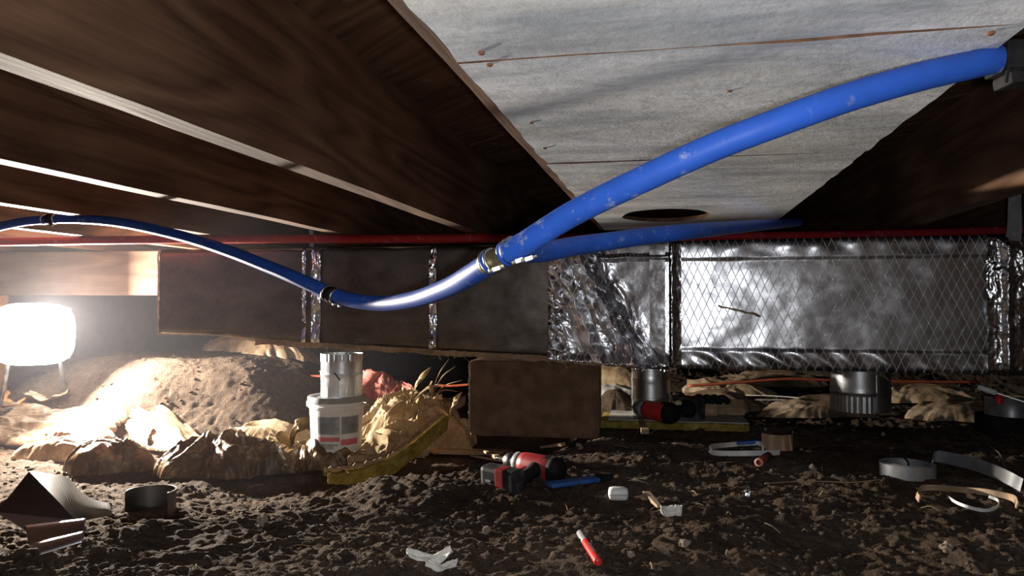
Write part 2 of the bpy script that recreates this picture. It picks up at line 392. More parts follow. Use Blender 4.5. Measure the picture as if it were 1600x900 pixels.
def grid_obj(name, P, mat, parent=None, smooth=True, mask=None):
    """P: array (rows, cols, 3)"""
    r, c = P.shape[:2]
    idx = np.arange(r*c).reshape(r, c)
    q = np.stack([idx[:-1, :-1], idx[:-1, 1:], idx[1:, 1:], idx[1:, :-1]], -1).reshape(-1, 4)
    if mask is not None:
        mk = mask.reshape(-1)
        q = q[mk[q].all(axis=1)]
        used = np.unique(q); remap = -np.ones(r*c, int); remap[used] = np.arange(len(used)); q = remap[q]
        V = P.reshape(-1, 3)[used]
    else: V = P.reshape(-1, 3)
    me = bpy.data.meshes.new(name)
    me.vertices.add(len(V)); me.vertices.foreach_set('co', V.astype(np.float32).ravel())
    me.loops.add(len(q)*4); me.loops.foreach_set('vertex_index', q.astype(np.int32).ravel())
    me.polygons.add(len(q)); me.polygons.foreach_set('loop_start', np.arange(0, len(q)*4, 4, dtype=np.int32))
    me.polygons.foreach_set('loop_total', np.full(len(q), 4, dtype=np.int32))
    me.update(calc_edges=True); me.validate()
    return link(name, me, mat, parent, smooth)

# ------------------------------------------------------------------ the setting
ys = [0.35]
while ys[-1] < 7.2: ys.append(ys[-1]+max(0.0052, (ys[-1]-0.3)*0.0052))
ys = np.array(ys)
xs = np.concatenate([np.arange(-4.6, -2.6, 0.018), np.arange(-2.6, 1.5, 0.0062), np.arange(1.5, 4.2, 0.018)])
GX, GY = np.meshgrid(xs, ys)
GZ = ground_rel(GX, GY)+H
floor = grid_obj('floor', np.stack([GX, GY, GZ], -1), 'dirt'); tag(floor, kind='structure')

for nm, lo, hi in (('wall_back', (-4.7, 7.0, -0.2), (4.3, 7.15, 1.0)), ('wall_left', (-4.75, 0.2, -0.2), (-4.6, 7.1, 1.0)), ('wall_right', (4.2, 0.2, -0.2), (4.35, 7.1, 1.0)), ('wall_near', (-4.7, -1.35, -0.2), (4.3, -1.2, 1.0))):
    bm = bmesh.new(); box(bm, lo, hi); tag(obj(nm, bm, 'concrete'), kind='structure')
nx = np.arange(-4.6, 4.3, 0.05); ny = np.arange(-1.3, 0.37, 0.05)
ax, ay = np.meshgrid(nx, ny)
near = grid_obj('floor_near', np.stack([ax, ay, ground_rel(ax, ay)+H-0.01], -1), 'dirt'); tag(near, kind='structure')

JZ = H+0.21            # underside of the joists
SZ = H+0.445           # underside of the subfloor
ceiling = bpy.data.objects.new('ceiling', None); COL.objects.link(ceiling); ceiling.location = (0, 0, 0); ceiling['kind'] = 'structure'
# diagonal subfloor planks
rnd = random.Random(4)
pw = 0.140; ang = math.radians(90+49)
plank_me = {}
dirv = Vector((math.cos(ang), math.sin(ang), 0)); nrm = Vector((-dirv.y, dirv.x, 0))
for k in range(-42, 34):
    c = nrm*(k*pw)+Vector((-0.2, 2.9, 0))
    t0, t1 = -9, 9
    for ax_, lo_, hi_ in ((0, -4.6, 4.2), (1, -1.2, 7.0)):
        a = (lo_-c[ax_])/dirv[ax_]; b = (hi_-c[ax_])/dirv[ax_]
        t0 = max(t0, min(a, b)); t1 = min(t1, max(a, b))
    if t1-t0 < 0.1: continue
    bm = bmesh.new(); dz = rnd.uniform(0, 0.003)
    box(bm, (t0, -pw/2+0.0015, 0), (t1, pw/2-0.0015, 0.019))
    o = obj('plank', bm, 'plank', ceiling)
    o.location = (c.x, c.y, SZ+dz); o.rotation_euler = (0, 0, ang)
bm = bmesh.new(); box(bm, (-4.7, -1.3, SZ+0.024), (4.3, 7.1, SZ+0.06)); obj('floor_deck', bm, 'joist', ceiling)
JX = [-4.2, -3.79, -3.385, -2.98, -2.58, -2.177, -1.775, -1.37, -0.964, -0.563, -0.171, 0.235, 0.641, 1.047, 1.45, 1.856, 2.26, 2.67, 3.07, 3.48, 3.88]
for x in JX:
    bm = bmesh.new(); n = 90
    y0, y1 = -1.2, 7.0
    vs = box(bm, (-0.019, y0, 0), (0.019, y1, 0.235))
    bmesh.ops.subdivide_edges(bm, edges=[e for e in bm.edges if abs(e.verts[0].co.y-e.verts[1].co.y) > 1], cuts=n)
    for v in bm.verts:
        v.co.x += 0.0025*float(perlin(v.co.y*1.4, x*9, 3)); 
        if v.co.z < 0.1: v.co.z += 0.0015*float(perlin(v.co.y*4, x*5, 8)); v.co.x += 0.0012*float(perlin(v.co.y*11, x*5, 9))
    o = obj('joist', bm, 'joist', ceiling); o.location = (x, 0, JZ)

# girder under the joists, behind the duct
bm = bmesh.new(); box(bm, (-2.6, -0.07, 0), (3.9, 0.07, 0.172), bevel=0.004)
g = obj('girder', bm, 'girder'); g.location = (-1.6, 2.60, H+0.034); g.rotation_euler = (0, 0, math.radians(4.5))
tag(g, 'brown timber girder running behind the duct end under the joists', 'beam')
p = W(2, 462, 2.98); q = gz(p.x, p.y)
bm = bmesh.new(); box(bm, (-0.025, -0.025, 0), (0.025, 0.025, H+0.036-q+0.02), bevel=0.003)
g = obj('wooden_post', bm, 'orangewood'); g.location = (p.x-0.015, p.y, q-0.02); tag(g, 'slim orange wooden post under the girder beside the bright lamp', 'post')

# white painted boards closing one joist bay
pan = empty('painted_panel', (0, 0, JZ), 'weathered white painted board panel nailed under one joist bay', 'panel')
seams = [-0.35, 0.175, 0.592, 1.045, 1.445, 2.02]
XL, XR = -0.171, 0.255
for i in range(len(seams)-1):
    y0, y1 = seams[i], seams[i+1]-0.0025
    if i == 4:
        bm = bmesh.new(); cx, cy, rx, ry = WY(1040, 331, 1.60).x, 1.69, 0.098, 0.125
        outer = [Vector((XL, y0, 0)), Vector((XR, y0, 0)), Vector((XR, y1, 0)), Vector((XL, y1, 0))]
        cx = (ray(1040, 331)*(0.21/ray(1040, 331).z)).x; cy = (ray(1040, 331)*(0.21/ray(1040, 331).z)).y
        inner = [Vector((cx+rx*math.cos(a)*(1+0.03*math.sin(5*a)), cy+ry*math.sin(a), 0)) for a in [2*math.pi*j/40 for j in range(40)]]
        es = []
        for loop in (outer, inner):
            vv = [bm.verts.new(v) for v in loop]
            es += [bm.edges.new((vv[j], vv[(j+1) % len(vv)])) for j in range(len(vv))]
        fs = bmesh.ops.triangle_fill(bm, edges=es, use_beauty=True)
        ff = [f for f in bm.faces if (f.calc_center_median()-Vector((cx, cy, 0))).length > 0.05 or True]
        bad = [f for f in bm.faces if all(((v.co.x-cx)/rx)**2+((v.co.y-cy)/ry)**2 < 1.2 for v in f.verts)]
        if bad: bmesh.ops.delete(bm, geom=bad, context='FACES')
        r = bmesh.ops.extrude_face_region(bm, geom=list(bm.faces))
        for v in r['geom']:
            if isinstance(v, bmesh.types.BMVert): v.co.z -= 0.009
    else:
        bm = bmesh.new(); box(bm, (XL, y0, -0.009), (XR, y1, 0))
        bmesh.ops.subdivide_edges(bm, edges=[e for e in bm.edges if e.calc_length() > 0.1], cuts=24, use_grid_fill=True)
        for v in bm.verts:
            e = min(v.co.x-XL, XR-v.co.x)
            if e < 0.001: v.co.x += 0.0025*float(perlin(v.co.y*22, 3.3, i)) * (1 if v.co.x < 0 else 1)
            f = min(v.co.y-y0, y1-v.co.y)
            if f < 0.001: v.co.y += 0.0022*float(perlin(v.co.x*15, 1.7, 11+i))
            v.co.z += 0.0016*float(perlin(v.co.x*5, v.co.y*5, 20+i))
    bm.normal_update()
    ob_ = obj('board', bm, 'paint', pan); ob_.data.materials.append(M['joist'])
    for f in ob_.data.polygons:
        if abs(f.normal.z) < 0.5: f.material_index = 1
rn = random.Random(8)
for (px, py) in ((752, 84), (1548, 53), (830, 192), (851, 232), (765, 102), (1140, 142)):
    r = ray(px, py)*(0.2/ray(px, py).z)
    bm = bmesh.new(); lathe(bm, [(0.0005, -0.0112), (0.0024, -0.0108), (0.0030, -0.0095), (0.0028, -0.0085)], 12)
    o = obj('nail_head', bm, plain('rust', (0.16, 0.06, 0.03), 0.8) if rn.random() < 1 and 'rust' not in bpy.data.materials else bpy.data.materials['rust'], pan); o.location = (r.x, r.y, 0)

# ------------------------------------------------------------------ insulated duct
DY = 2.128
def duct_top(X): return np.interp(X, [-1.7, 3], [0.178, 0.180])
def duct_bot(X): return np.interp(X, [-1.63, -1.45, -1.28, -0.4, 0.0, 2.4], [-0.098, -0.102, -0.122, -0.158, -0.180, -0.188])
duct = empty('insulated_duct', (0, DY, H), 'long rectangular duct wrapped in silver foil hung under the joists', 'duct')
def duct_skin(name, x0, x1, mat, off=0.0, nx=200, nz=60, amp=0.002, f=6, ridge=False, zt=0.0, zb=0.0, parent=None, smooth=True, wrap=0.05, custom=None):
    xs_ = np.linspace(x0, x1, nx); t = np.linspace(0, 1, nz)
    Xg, T = np.meshgrid(xs_, t)
    top = duct_top(Xg)+zt; bot = duct_bot(Xg)+zb
    # path: bottom lip (behind) -> front -> top lip (behind)
    s = T*(1+0.24)-0.12
    zz = bot+(top-bot)*np.clip(s, 0, 1)
    back = np.maximum(-s, 0)/0.12*wrap+np.maximum(s-1, 0)/0.12*wrap
    edge = np.minimum(np.clip(s, 0, 1), 1-np.clip(s, 0, 1))
    rnd_ = 0.010*np.exp(-edge/0.02)
    d = fbm(Xg*f, zz*f*1.3, 4, 7, ridge)*amp
    y = -off-d+back+rnd_
    zz = zz+0.4*d*(edge < 0.03)
    if custom is not None: y = y-custom(Xg, zz)
    return grid_obj(name, np.stack([Xg, y, zz], -1), mat, parent or duct, smooth)
# bare board body: front, back, top, bottom, with an open torn left end
bm = bmesh.new()
secs = np.linspace(-1.63, 3.2, 40); rings = []
for X in secs:
    t, b = float(duct_top(X))-0.004, float(duct_bot(X))+0.004
    rings.append([bm.verts.new((X, 0.004, b)), bm.verts.new((X, 0.36, b)), bm.verts.new((X, 0.36, t)), bm.verts.new((X, 0.004, t))])
for a, b in zip(rings, rings[1:]):
    for j in range(4): bm.faces.new((a[j], a[(j+1) % 4], b[(j+1) % 4], b[j]))
bm.faces.new(rings[0]); bm.faces.new(rings[-1])
obj('duct_board', bm, 'kraft', duct)
duct_skin('foil_facing', -1.632, -0.30, 'foil_dull', 0.001, 260, 50, 0.0035, 4)
XA = WY(858, 475, DY).x; XB = WY(1052, 475, DY).x; XC = WY(1538, 475, DY).x; XT = WY(1016, 475, DY).x
def dimples(X, Z):
    top = np.exp(-((Z-0.160)/0.02)**2)*0.007*perlin(X*17, Z*12, 3); bot = np.exp(-((Z+0.160)/0.03)**2)*0.012*perlin(X*19+Z*20, Z*12, 4)
    return top+bot+0.004*sstep(0.121, 0.126, Z)+0.005*(1-sstep(-0.130, -0.122, Z))+0.0012*perlin(X*5, Z*4, 6)
duct_skin('foil_jacket', XB-0.01, 3.2, 'foil', 0.006, 460, 90, 0.0022, 7, custom=dimples)
def crush(X, Z):
    u = (X-XA)/(XB-XA); w = (Z+0.18)/0.36
    d1 = u-(0.20+0.55*(1-w))                                      # the long diagonal fold, top left to bottom right
    d2 = u-(0.06+0.42*(1-w)**1.4)
    wob = 0.04*perlin(X*22, Z*22, 61)
    f = 0.050*np.clip(u, 0, 0.9)                                  # the patch leans out toward the right
    f += 0.040*np.clip(1-np.abs(d1+wob)/0.13, 0, 1)**1.2 + 0.022*np.clip(1-np.abs(d2-wob)/0.09, 0, 1) + 0.014*np.exp(-((u-0.03)/0.04)**2)
    f += 0.030*np.exp(-(((u-0.22)/0.15)**2+((w-0.90)/0.10)**2)) + 0.020*np.exp(-((w-0.03)/0.05)**2) + 0.012*np.clip(1-np.abs(w-0.86+0.2*wob)/0.03, 0, 1)*(u > 0.4)
    diag = X*7+Z*4.5; perp = -X*4+Z*9
    near = np.clip(np.exp(-(d1/0.16)**2)+np.exp(-(w/0.10)**2)+np.exp(-((u-0.06)/0.10)**2)+np.exp(-(((u-0.22)/0.2)**2+((w-0.9)/0.12)**2)), 0, 1)
    f += near*(0.012*fbm(diag*2.2, perp*1.1, 2, 13, True)+0.0014*fbm(diag*7, perp*3, 2, 15, True))+(1-near)*0.0012*perlin(X*20, Z*16, 77)
    return f
duct_skin('crumpled_foil_patch', XA, XB-0.012, 'foil_wrap', 0.006, 260, 240, 0.0004, 9, True, custom=crush, smooth=True)
# flap edge and dark gap at the start of the smooth jacket
def flap(X, Z): return 0.012*np.exp(-((X-(XB-0.004))/0.012)**2)+0.003*np.abs(perlin(X*60, Z*18, 9))
duct_skin('foil_flap', XB-0.022, XB+0.022, 'foil_tape', 0.012, 30, 120, 0.002, 20, True, custom=flap)
def tapef(seed, a=0.004):
    return lambda X, Z: a*np.abs(fbm(X*26, Z*9, 4, seed, True))
duct_skin('foil_tape_strip', XT, XT+0.042, 'foil_tape', 0.052, 24, 120, 0.0006, 20, custom=lambda X, Z: 0.12*(X-XT)+0.0012*np.abs(perlin(X*9+Z*20, Z*38, 6)))
for px, w_, s_, a_ in ((474, 0.012, 21, 0.005), (488, 0.03, 22, 0.005), (672, 0.022, 23, 0.006), (858, 0.012, 26, 0.006)):
    X = WY(px, 475, DY).x
    tag(duct_skin('foil_tape_strip', X, X+w_, 'foil_tape', 0.003, 14, 120, 0.0015, 20, custom=tapef(s_, a_), zt=0.001, zb=-0.002))
X0 = XC; X1 = XC+0.13
o = duct_skin('crumpled_tape_band', X0, X1, 'foil_tape', 0.014, 90, 200, 0.002, 20, custom=lambda X, Z: 0.010*np.abs(fbm(X*13, Z*7, 4, 41, True))*(0.35+0.65*sstep(-0.02, 0.12, Z))+0.012*np.exp(-((X-X0-0.045)/0.01)**2))
# torn lower lip of kraft paper and fibre along the bare part
rnd = random.Random(12)
bm = bmesh.new(); pts = []; 
for X in np.linspace(-1.28, 0.02, 130):
    pts.append(Vector((X, -0.006-0.004*rnd.random(), float(duct_bot(X))+0.002+0.006*float(perlin(X*7, 0, 3)))))
ribbon(bm, pts, Vector((0, 0.2, 1)), [0.014+0.010*abs(float(perlin(p.x*9, 2, 4))) for p in pts], 0.003, 0.002, rnd)
obj('torn_paper_lip', bm, 'kraft', duct)
bm = bmesh.new()
for k in range(60):
    X = rnd.uniform(-1.3, 0.9); z = float(duct_bot(X)); l = rnd.uniform(0.008, 0.03)
    a = rnd.uniform(-2.6, -0.5)
    p0 = Vector((X, -0.004, z+0.004)); p1 = p0+Vector((math.cos(a)*l*0.6, -0.01, math.sin(a)*l*0.4)); p2 = p1+Vector((math.cos(a+0.7)*l*0.6, 0, math.sin(a)*l*0.5))
    tube(bm, catmull([p0, p1, p2], 3), 0.0007, 4)
tag(obj('loose_fibres', bm, 'straw', duct), kind='stuff')
bm = bmesh.new()   # thin cut edge of the board end, pale colour painting its lamp-lit rim
pts = [Vector((-1.634+0.004*float(perlin(z*30, 0, 5)), -0.002, z)) for z in np.linspace(-0.098, 0.178, 40)]
ribbon(bm, pts, Vector((1, 0, 0)), 0.006, 0.006, 0.001, rnd); 
pts = [Vector((X, -0.002, -0.1+0.001*rnd.random())) for X in np.linspace(-1.632, -1.40, 30)]
ribbon(bm, pts, Vector((0, 0, 1)), 0.004, 0.006, 0.0006, rnd)
obj('lit_cut_edge', bm, 'greyfacing', duct)
# a gouge in the foil
bm = bmesh.new(); pts = [WY(1122, 478, DY-0.014)-Vector((0, DY, H)), WY(1160, 486, DY-0.016)-Vector((0, DY, H)), WY(1189, 494, DY-0.013)-Vector((0, DY, H))]
ribbon(bm, catmull(pts, 6), Vector((0, 0, 1)), 0.006, 0.003, 0.002, rnd); obj('torn_spot', bm, 'kraft', duct)
# straps up to the joists
def strap(px0, py0, px1, py1, wd, name, mat, label, Y0=DY-0.02):
    a = WY(px0, py0, Y0); b = WY(px1, py1, Y0-0.006)
    bm = bmesh.new(); pts = [a.lerp(b, t)+Vector((0.002*math.sin(9*t), -0.004*math.sin(3*t), 0)) for t in np.linspace(0, 1, 14)]
    ribbon(bm, pts, Vector((1, 0, 0)), [wd*(0.7+0.5*t) for t in np.linspace(0, 1, 14)], 0.0015)
    return tag(obj(name, bm, mat), label, 'strap')
o = strap(486, 300, 487, 386, 0.012, 'hanger_strap', 'strapgrey', 'thin grey hanger strap rising from the dark part of the duct')
o = strap(1590, 235, 1582, 376, 0.03, 'hanger_strap', 'strapgrey', 'grey hanger strap with a flared top above the right end of the duct')

# round take-off collars
def collar(name, loc, r, h, crimp_lo, crimp_hi, bead, parent=None, tabs=False, mat='steel', seg=96):
    bm = bmesh.new(); zs = np.linspace(0, h, 26)
    prof = []
    for z in zs:
        k = 1.0
        if abs(z-bead) < 0.006: k = 1+0.035*(1-abs(z-bead)/0.006)
        prof.append((r*k, z))
    def pl(i, j):
        z = zs[i] if i < len(zs) else 0
        if crimp_lo <= z <= crimp_hi: return 1-0.022*(j % 3 == 0)-0.012*(j % 3 == 1)
        return 1.0
    lathe(bm, prof, seg, pleat=pl)
    if tabs:
        dl = [f for f in bm.faces if f.calc_center_median().z > h*0.88 and int((math.atan2(f.calc_center_median().y, f.calc_center_median().x)+math.pi)/(2*math.pi)*22*2) % 2 == 0]
        bmesh.ops.delete(bm, geom=dl, context='FACES')
    r_ = bmesh.ops.solidify(bm, geom=list(bm.faces), thickness=0.0008)
    o = obj(name, bm, mat, parent, True); o.location = loc
    md = o.modifiers.new('edges', 'EDGE_SPLIT'); md.split_angle = math.radians(35)
    return o
c = WY(1344, 610, DY+0.09)
zt = H+float(duct_bot(c.x))
col = collar('round_collar', (c.x, 0.09+0.0, -0.294), 0.0775, zt-H+0.294+0.004, 0.0, 0.048, 0.054, duct, seg=120)
# seam of that collar
bm = bmesh.new(); box(bm, (-0.003, -0.0015, 0.0), (0.003, 0.0015, 0.10)); s = obj('lock_seam', bm, 'steel', col); a = math.radians(-70); s.location = (0.0785*math.cos(a), 0.0785*math.sin(a), 0.003); s.rotation_euler = (0, 0, a+math.pi/2)

# ------------------------------------------------------------------ concrete pier
pier = empty('concrete_pier', (-0.405, 2.29, 0), 'brown dusty concrete block pier standing under the duct', 'block', (0, 0, math.radians(3)))
zb = H-0.40
bm = bmesh.new(); top = H-0.172
box(bm, (-0.195, -0.1, zb), (0.195, 0.1, top), bevel=0.005)
bmesh.ops.subdivide_edges(bm, edges=[e for e in bm.edges if e.calc_length() > 0.1], cuts=16, use_grid_fill=True)
for v in bm.verts:
    n_ = mnoise.noise(v.co*22)*0.002+mnoise.noise(v.co*60)*0.001; v.co += Vector((n_, n_, n_))
obj('block_face', bm, 'block', pier, True)
for s in (-1, 1):
    bm = bmesh.new(); box(bm, (s*0.195-0.004, -0.1025, zb+0.01), (s*0.195+0.002, -0.094, top-0.004))
    bmesh.ops.subdivide_edges(bm, edges=[e for e in bm.edges if e.calc_length() > 0.1], cuts=30)
    for v in bm.verts: v.co.x += 0.003*mnoise.noise(v.co*70)
    obj('mortar_edge', bm, 'kraft' if s < 0 else 'block', pier)

# ------------------------------------------------------------------ pipes
R = 0.0111
CO = Vector((0, 0, 0))
bp = empty('blue_water_pipe', W(790, 400, 0.69), 'blue plastic water pipe looping across the crawl space with clamped couplings', 'pipe')
def sub(name, pts, r, mat, parent, seg=16, k=10):
    base = parent.location
    bm = bmesh.new(); tube(bm, catmull([p-base for p in pts], k), r, seg); return obj(name, bm, mat, parent, True)
J1 = W(793, 396, 0.685); J0 = W(770, 408, 0.705)
main = [J1+Vector((0, 0, 0)), W(830, 374, 0.665), W(900, 331, 0.635), W(1000, 282, 0.60), W(1110, 232, 0.575), W(1211, 193, 0.56), W(1320, 154, 0.56), W(1430, 122, 0.57), W(1520, 101, 0.585), W(1590, 85, 0.60), W(1680, 62, 0.62)]
sub('pipe_run', main, R, 'blue', bp, 24)
left = [J0, W(735, 430, 0.76), W(700, 449, 0.85), W(650, 467, 0.97), W(600, 474, 1.07), W(555, 470, 1.13), W(522, 461, 1.17)]
sub('pipe_run', left, R, 'blue', bp, 24)
left2 = [W(520, 460, 1.17), W(470, 438, 1.22), W(420, 417, 1.29), W(350, 390, 1.40), W(280, 368, 1.52), W(200, 350, 1.66), W(140, 343, 1.76), W(82, 342, 1.84)]
sub('pipe_run', left2, R, 'blue', bp, 20)
left3 = [W(78, 343, 1.84), W(40, 346, 1.88), W(0, 354, 1.92), W(-60, 370, 2.0)]
sub('pipe_run', left3, R, 'blue', bp, 20)
low = [W(812, 392, 0.705), W(850, 393, 0.78), W(900, 384, 0.85), W(951, 377, 0.90), W(1010, 369, 0.96), W(1084, 361, 1.05), W(1150, 355, 1.30), W(1210, 350, 1.65), W(1250, 347, 2.0)]
sub('pipe_run', low, R, 'blue', bp, 24)
def ringpart(name, c, ax, r, w, mat, parent=bp, seg=28):
    bm = bmesh.new(); q = ax.normalized().to_track_quat('Z', 'Y').to_matrix().to_4x4()
    lathe(bm, [(r-0.001, -w/2), (r+0.0004, -w/2), (r+0.0012, -w/4), (r+0.0012, w/4), (r+0.0004, w/2), (r-0.001, w/2)], seg, q)
    o = obj(name, bm, mat, parent, True); o.location = c-parent.location; return o
axm = (W(830, 374, 0.665)-J0).normalized()
sub('brass_fitting', [W(757, 413.5, 0.715), W(815, 384, 0.675)], R-0.0012, 'brass', bp, 20, 2)
for (x, y, d) in ((764, 410, 0.712), (771.5, 407, 0.706), (797, 393, 0.688), (804, 389.5, 0.683)):
    ringpart('clamp_ring', W(x, y, d), axm, R+0.0008, 0.0028, 'clamp')
for (x, y, d) in ((768, 408.5, 0.709), (793, 395.5, 0.69)):
    ringpart('blue_collar', W(x, y, d), axm, R+0.0002, 0.0065, 'blue')
for (x, y, d) in ((811, 407, 0.672), (775, 420, 0.694), (826, 404, 0.668)):
    bm = bmesh.new(); c = W(x, y, d)-bp.location; q = Matrix.Translation(c) @ Vector((1, 0.3, 0.35)).to_track_quat('Z', 'Y').to_matrix().to_4x4()
    box(bm, (-0.0025, -0.0022, -0.004), (0.0025, 0.0022, 0.004), q, 0.0006); lathe(bm, [(0.0005, -0.0075), (0.002, -0.007), (0.002, 0.0075), (0.0005, 0.008)], 10, q)
    obj('clamp_screw', bm, 'clamp', bp)
ax2 = W(555, 470, 1.13)-W(470, 438, 1.22)
for (x, y, d) in ((512, 458, 1.175), (525, 463.5, 1.165)): ringpart('clamp_ring', W(x, y, d), ax2, R+0.0010, 0.0035, 'clamp')
ringpart('coupling_sleeve', W(518, 460.5, 1.17), ax2, R+0.0006, 0.016, 'rubber')
for (x, y) in ((522, 475), (531, 478)):
    bm = bmesh.new(); c = W(x, y, 1.16)-bp.location; bmesh.ops.create_icosphere(bm, subdivisions=1, radius=0.0035, matrix=Matrix.Translation(c)); obj('clamp_screw', bm, 'clamp', bp)
ax3 = W(120, 341, 1.79)-W(40, 346, 1.88)
for (x, y, d) in ((70, 343, 1.85), (88, 341.5, 1.83)): ringpart('clamp_ring', W(x, y, d), ax3, R+0.0012, 0.005, 'clamp')
ringpart('coupling_sleeve', W(79, 342, 1.84), ax3, R+0.0006, 0.02, 'rubber')
bm = bmesh.new(); c = W(80, 350, 1.83)-bp.location; box(bm, (-0.012, -0.002, -0.003), (0.006, 0.002, 0.003), Matrix.Translation(c) @ Matrix.Rotation(0.5, 4, 'Y')); obj('clamp_screw', bm, 'clamp', bp)

rp = empty('red_water_pipe', W(700, 378, 2.1), 'thin red plastic water pipe lying along the top of the duct', 'pipe')
sub('pipe_run', [W(-120, 380, 2.36), W(0, 378, 2.33), W(300, 374, 2.27), W(600, 373, 2.19), W(850, 371, 2.13), W(1100, 370, 2.08), W(1300, 368, 2.05), W(1440, 365, 2.03), W(1560, 361, 2.0), W(1700, 357, 1.96)], 0.0130, 'red', rp, 18, 8)

# black pipe hanger on the next joist
hc = W(1592, 86, 0.595)
hg = empty('pipe_hanger', hc, 'black plastic pipe hanger holding the blue pipe at the right edge', 'hanger')
bm = bmesh.new(); box(bm, (-0.018, -0.0165, -0.015), (0.03, 0.0165, JZ-hc.z-0.002), bevel=0.0015)
o = obj('bracket', bm, 'rubber', hg); o.rotation_euler = (0, 0.0, 0.15)
bm = bmesh.new(); box(bm, (-0.014, -0.010, -0.024), (0.022, 0.016, -0.0145), bevel=0.002)
o = obj('lower_jaw', bm, 'rubber', hg); o.rotation_euler = (0, -0.1, 0.15)
bm = bmesh.new(); box(bm, (-0.0175, -0.0185, -0.030), (-0.0150, -0.0165, -0.010), bevel=0.0005)
o = obj('latch', bm, 'rubber', hg); o.rotation_euler = (0, 0.15, 0.15)

# ------------------------------------------------------------------ work light
lc = W(52, 522, 2.74)
wl = empty('work_light', lc, 'blazing white work light on the dirt mound under the girder', 'lamp')
bm = bmesh.new(); bmesh.ops.create_uvsphere(bm, u_segments=32, v_segments=20, radius=1)
for v in bm.verts:
    s = lambda t, p: math.copysign(abs(t)**p, t)
    v.co = Vector((s(v.co.x, 0.6)*0.135, s(v.co.y, 0.7)*0.035, s(v.co.z, 0.6)*0.115))
o = obj('diffuser', bm, 'glow', wl, True); o.rotation_euler = (0, 0, math.radians(38))
bm = bmesh.new(); box(bm, (-0.12, 0.036, -0.10), (0.12, 0.075, 0.10), bevel=0.008); o = obj('housing', bm, 'black', wl); o.rotation_euler = (0, 0, math.radians(38))
bm = bmesh.new(); gl = gz(lc.x, lc.y)-lc.z
tube(bm, [Vector((-0.08, 0.05, -0.09)), Vector((-0.11, 0.02, gl-0.02))], 0.008, 8); tube(bm, [Vector((0.08, 0.05, -0.09)), Vector((0.11, 0.02, gl-0.02))], 0.008, 8)
tube(bm, [Vector((-0.11, 0.02, gl+0.005)), Vector((0.11, 0.02, gl+0.005))], 0.008, 8); o = obj('stand', bm, 'black', wl); o.rotation_euler = (0, 0, math.radians(38))
ld = bpy.data.lights.new('work_light_bulb', 'AREA'); ld.shape = 'DISK'; ld.size = 0.07; ld.energy = LAMP_W; ld.color = (1.0, 0.91, 0.79)
lo = bpy.data.objects.new('work_light_bulb', ld); COL.objects.link(lo); lo.parent = wl
aim = Vector((0.86, -0.50, 0.02)); lo.location = aim*0.13+Vector((0, 0, 0.05)); lo.rotation_euler = aim.to_track_quat('-Z', 'Z').to_euler()
bm = bmesh.new(); box(bm, (-3.3, 1.5, 0.02), (-0.9, 3.4, SZ-0.01))  # added scattering volume, imitates the lens glare around the lamp
hz = obj('glare_haze', bm, None); hm = bpy.data.materials.new('lens_glare_volume'); hm.use_nodes = True; hn = hm.node_tree
hn.nodes.remove(hn.nodes['Principled BSDF']); vs_ = hn.nodes.new('ShaderNodeVolumeScatter'); vs_.inputs['Density'].default_value = 0.017; vs_.inputs['Color'].default_value = (0.95, 0.92, 1.0, 1)
hn.links.new(vs_.outputs[0], hn.nodes['Material Output'].inputs['Volume']); hz.data.materials.append(hm)
tag(hz, 'added thin haze imitating lens glare around the work light', 'haze', kind='stuff')

# ------------------------------------------------------------------ bucket with a steel connector on top
bx, by = WY(526, 640, 2.11).x, 2.11
bz = H-0.442; BR = 0.0815
bk = empty('plastic_bucket', (bx, by, bz), 'small white plastic bucket with grey and red label, steel connector on it', 'bucket')
bm = bmesh.new(); lathe(bm, [(0.001, 0), (BR*0.90, 0), (BR*0.915, 0.004), (BR*0.985, 0.128), (BR*1.03, 0.129), (BR*1.03, 0.136), (BR*1.0, 0.137), (BR*1.0, 0.146)], 64)
obj('body', bm, 'whiteplastic', bk, True).modifiers.new('e', 'EDGE_SPLIT').split_angle = math.radians(40)
bm = bmesh.new(); lathe(bm, [(0.001, 0.159), (BR*0.93, 0.159), (BR*0.94, 0.163), (BR*1.05, 0.163), (BR*1.065, 0.158), (BR*1.06, 0.146), (BR*1.0, 0.146)], 64)
obj('lid', bm, 'greyplastic', bk, True).modifiers.new('e', 'EDGE_SPLIT').split_angle = math.radians(40)
def patch(a0, a1, z0, z1, off, mat, name, lines=0):
    bm = bmesh.new(); n = 18; 
    rows = [(z0, z1)] if not lines else [(z0+(z1-z0)*(k+0.15)/lines, z0+(z1-z0)*(k+0.7)/lines) for k in range(lines)]
    rr = random.Random(int(a0*10))
    for zz0, zz1 in rows:
        e = a1-(a1-a0)*(rr.random()*0.25 if lines else 0)
        prev = None
        for i in range(n+1):
            a = a0+(e-a0)*i/n; v = []
            for z in (zz0, zz1):
                r = BR*(0.915+0.07*(z-0.004)/0.124)+off; v.append(bm.verts.new((r*math.sin(a), -r*math.cos(a), z)))
            if prev: bm.faces.new((prev[0], v[0], v[1], prev[1]))
            prev = v
    return obj(name, bm, mat, bk, True)
cang = -math.atan2(bx, by)*-1
A0 = math.atan2(bx, by)*-1
A0 = -A0
A0 = math.atan2(-bx, by); A0 = -A0*-1
def ang_(t): return t+math.atan2(-bx, by)
sg = 1
patch(ang_(-0.75), ang_(0.12), 0.055, 0.108, 0.0006, plain('label_grey', (0.34, 0.35, 0.36), 0.5, bmp=0), 'label_panel')
patch(ang_(0.17), ang_(0.95), 0.055, 0.108, 0.0006, bpy.data.materials['label_grey'], 'label_panel')
patch(ang_(-0.72), ang_(0.10), 0.058, 0.105, 0.001, 'inkgrey', 'label_text', 12)
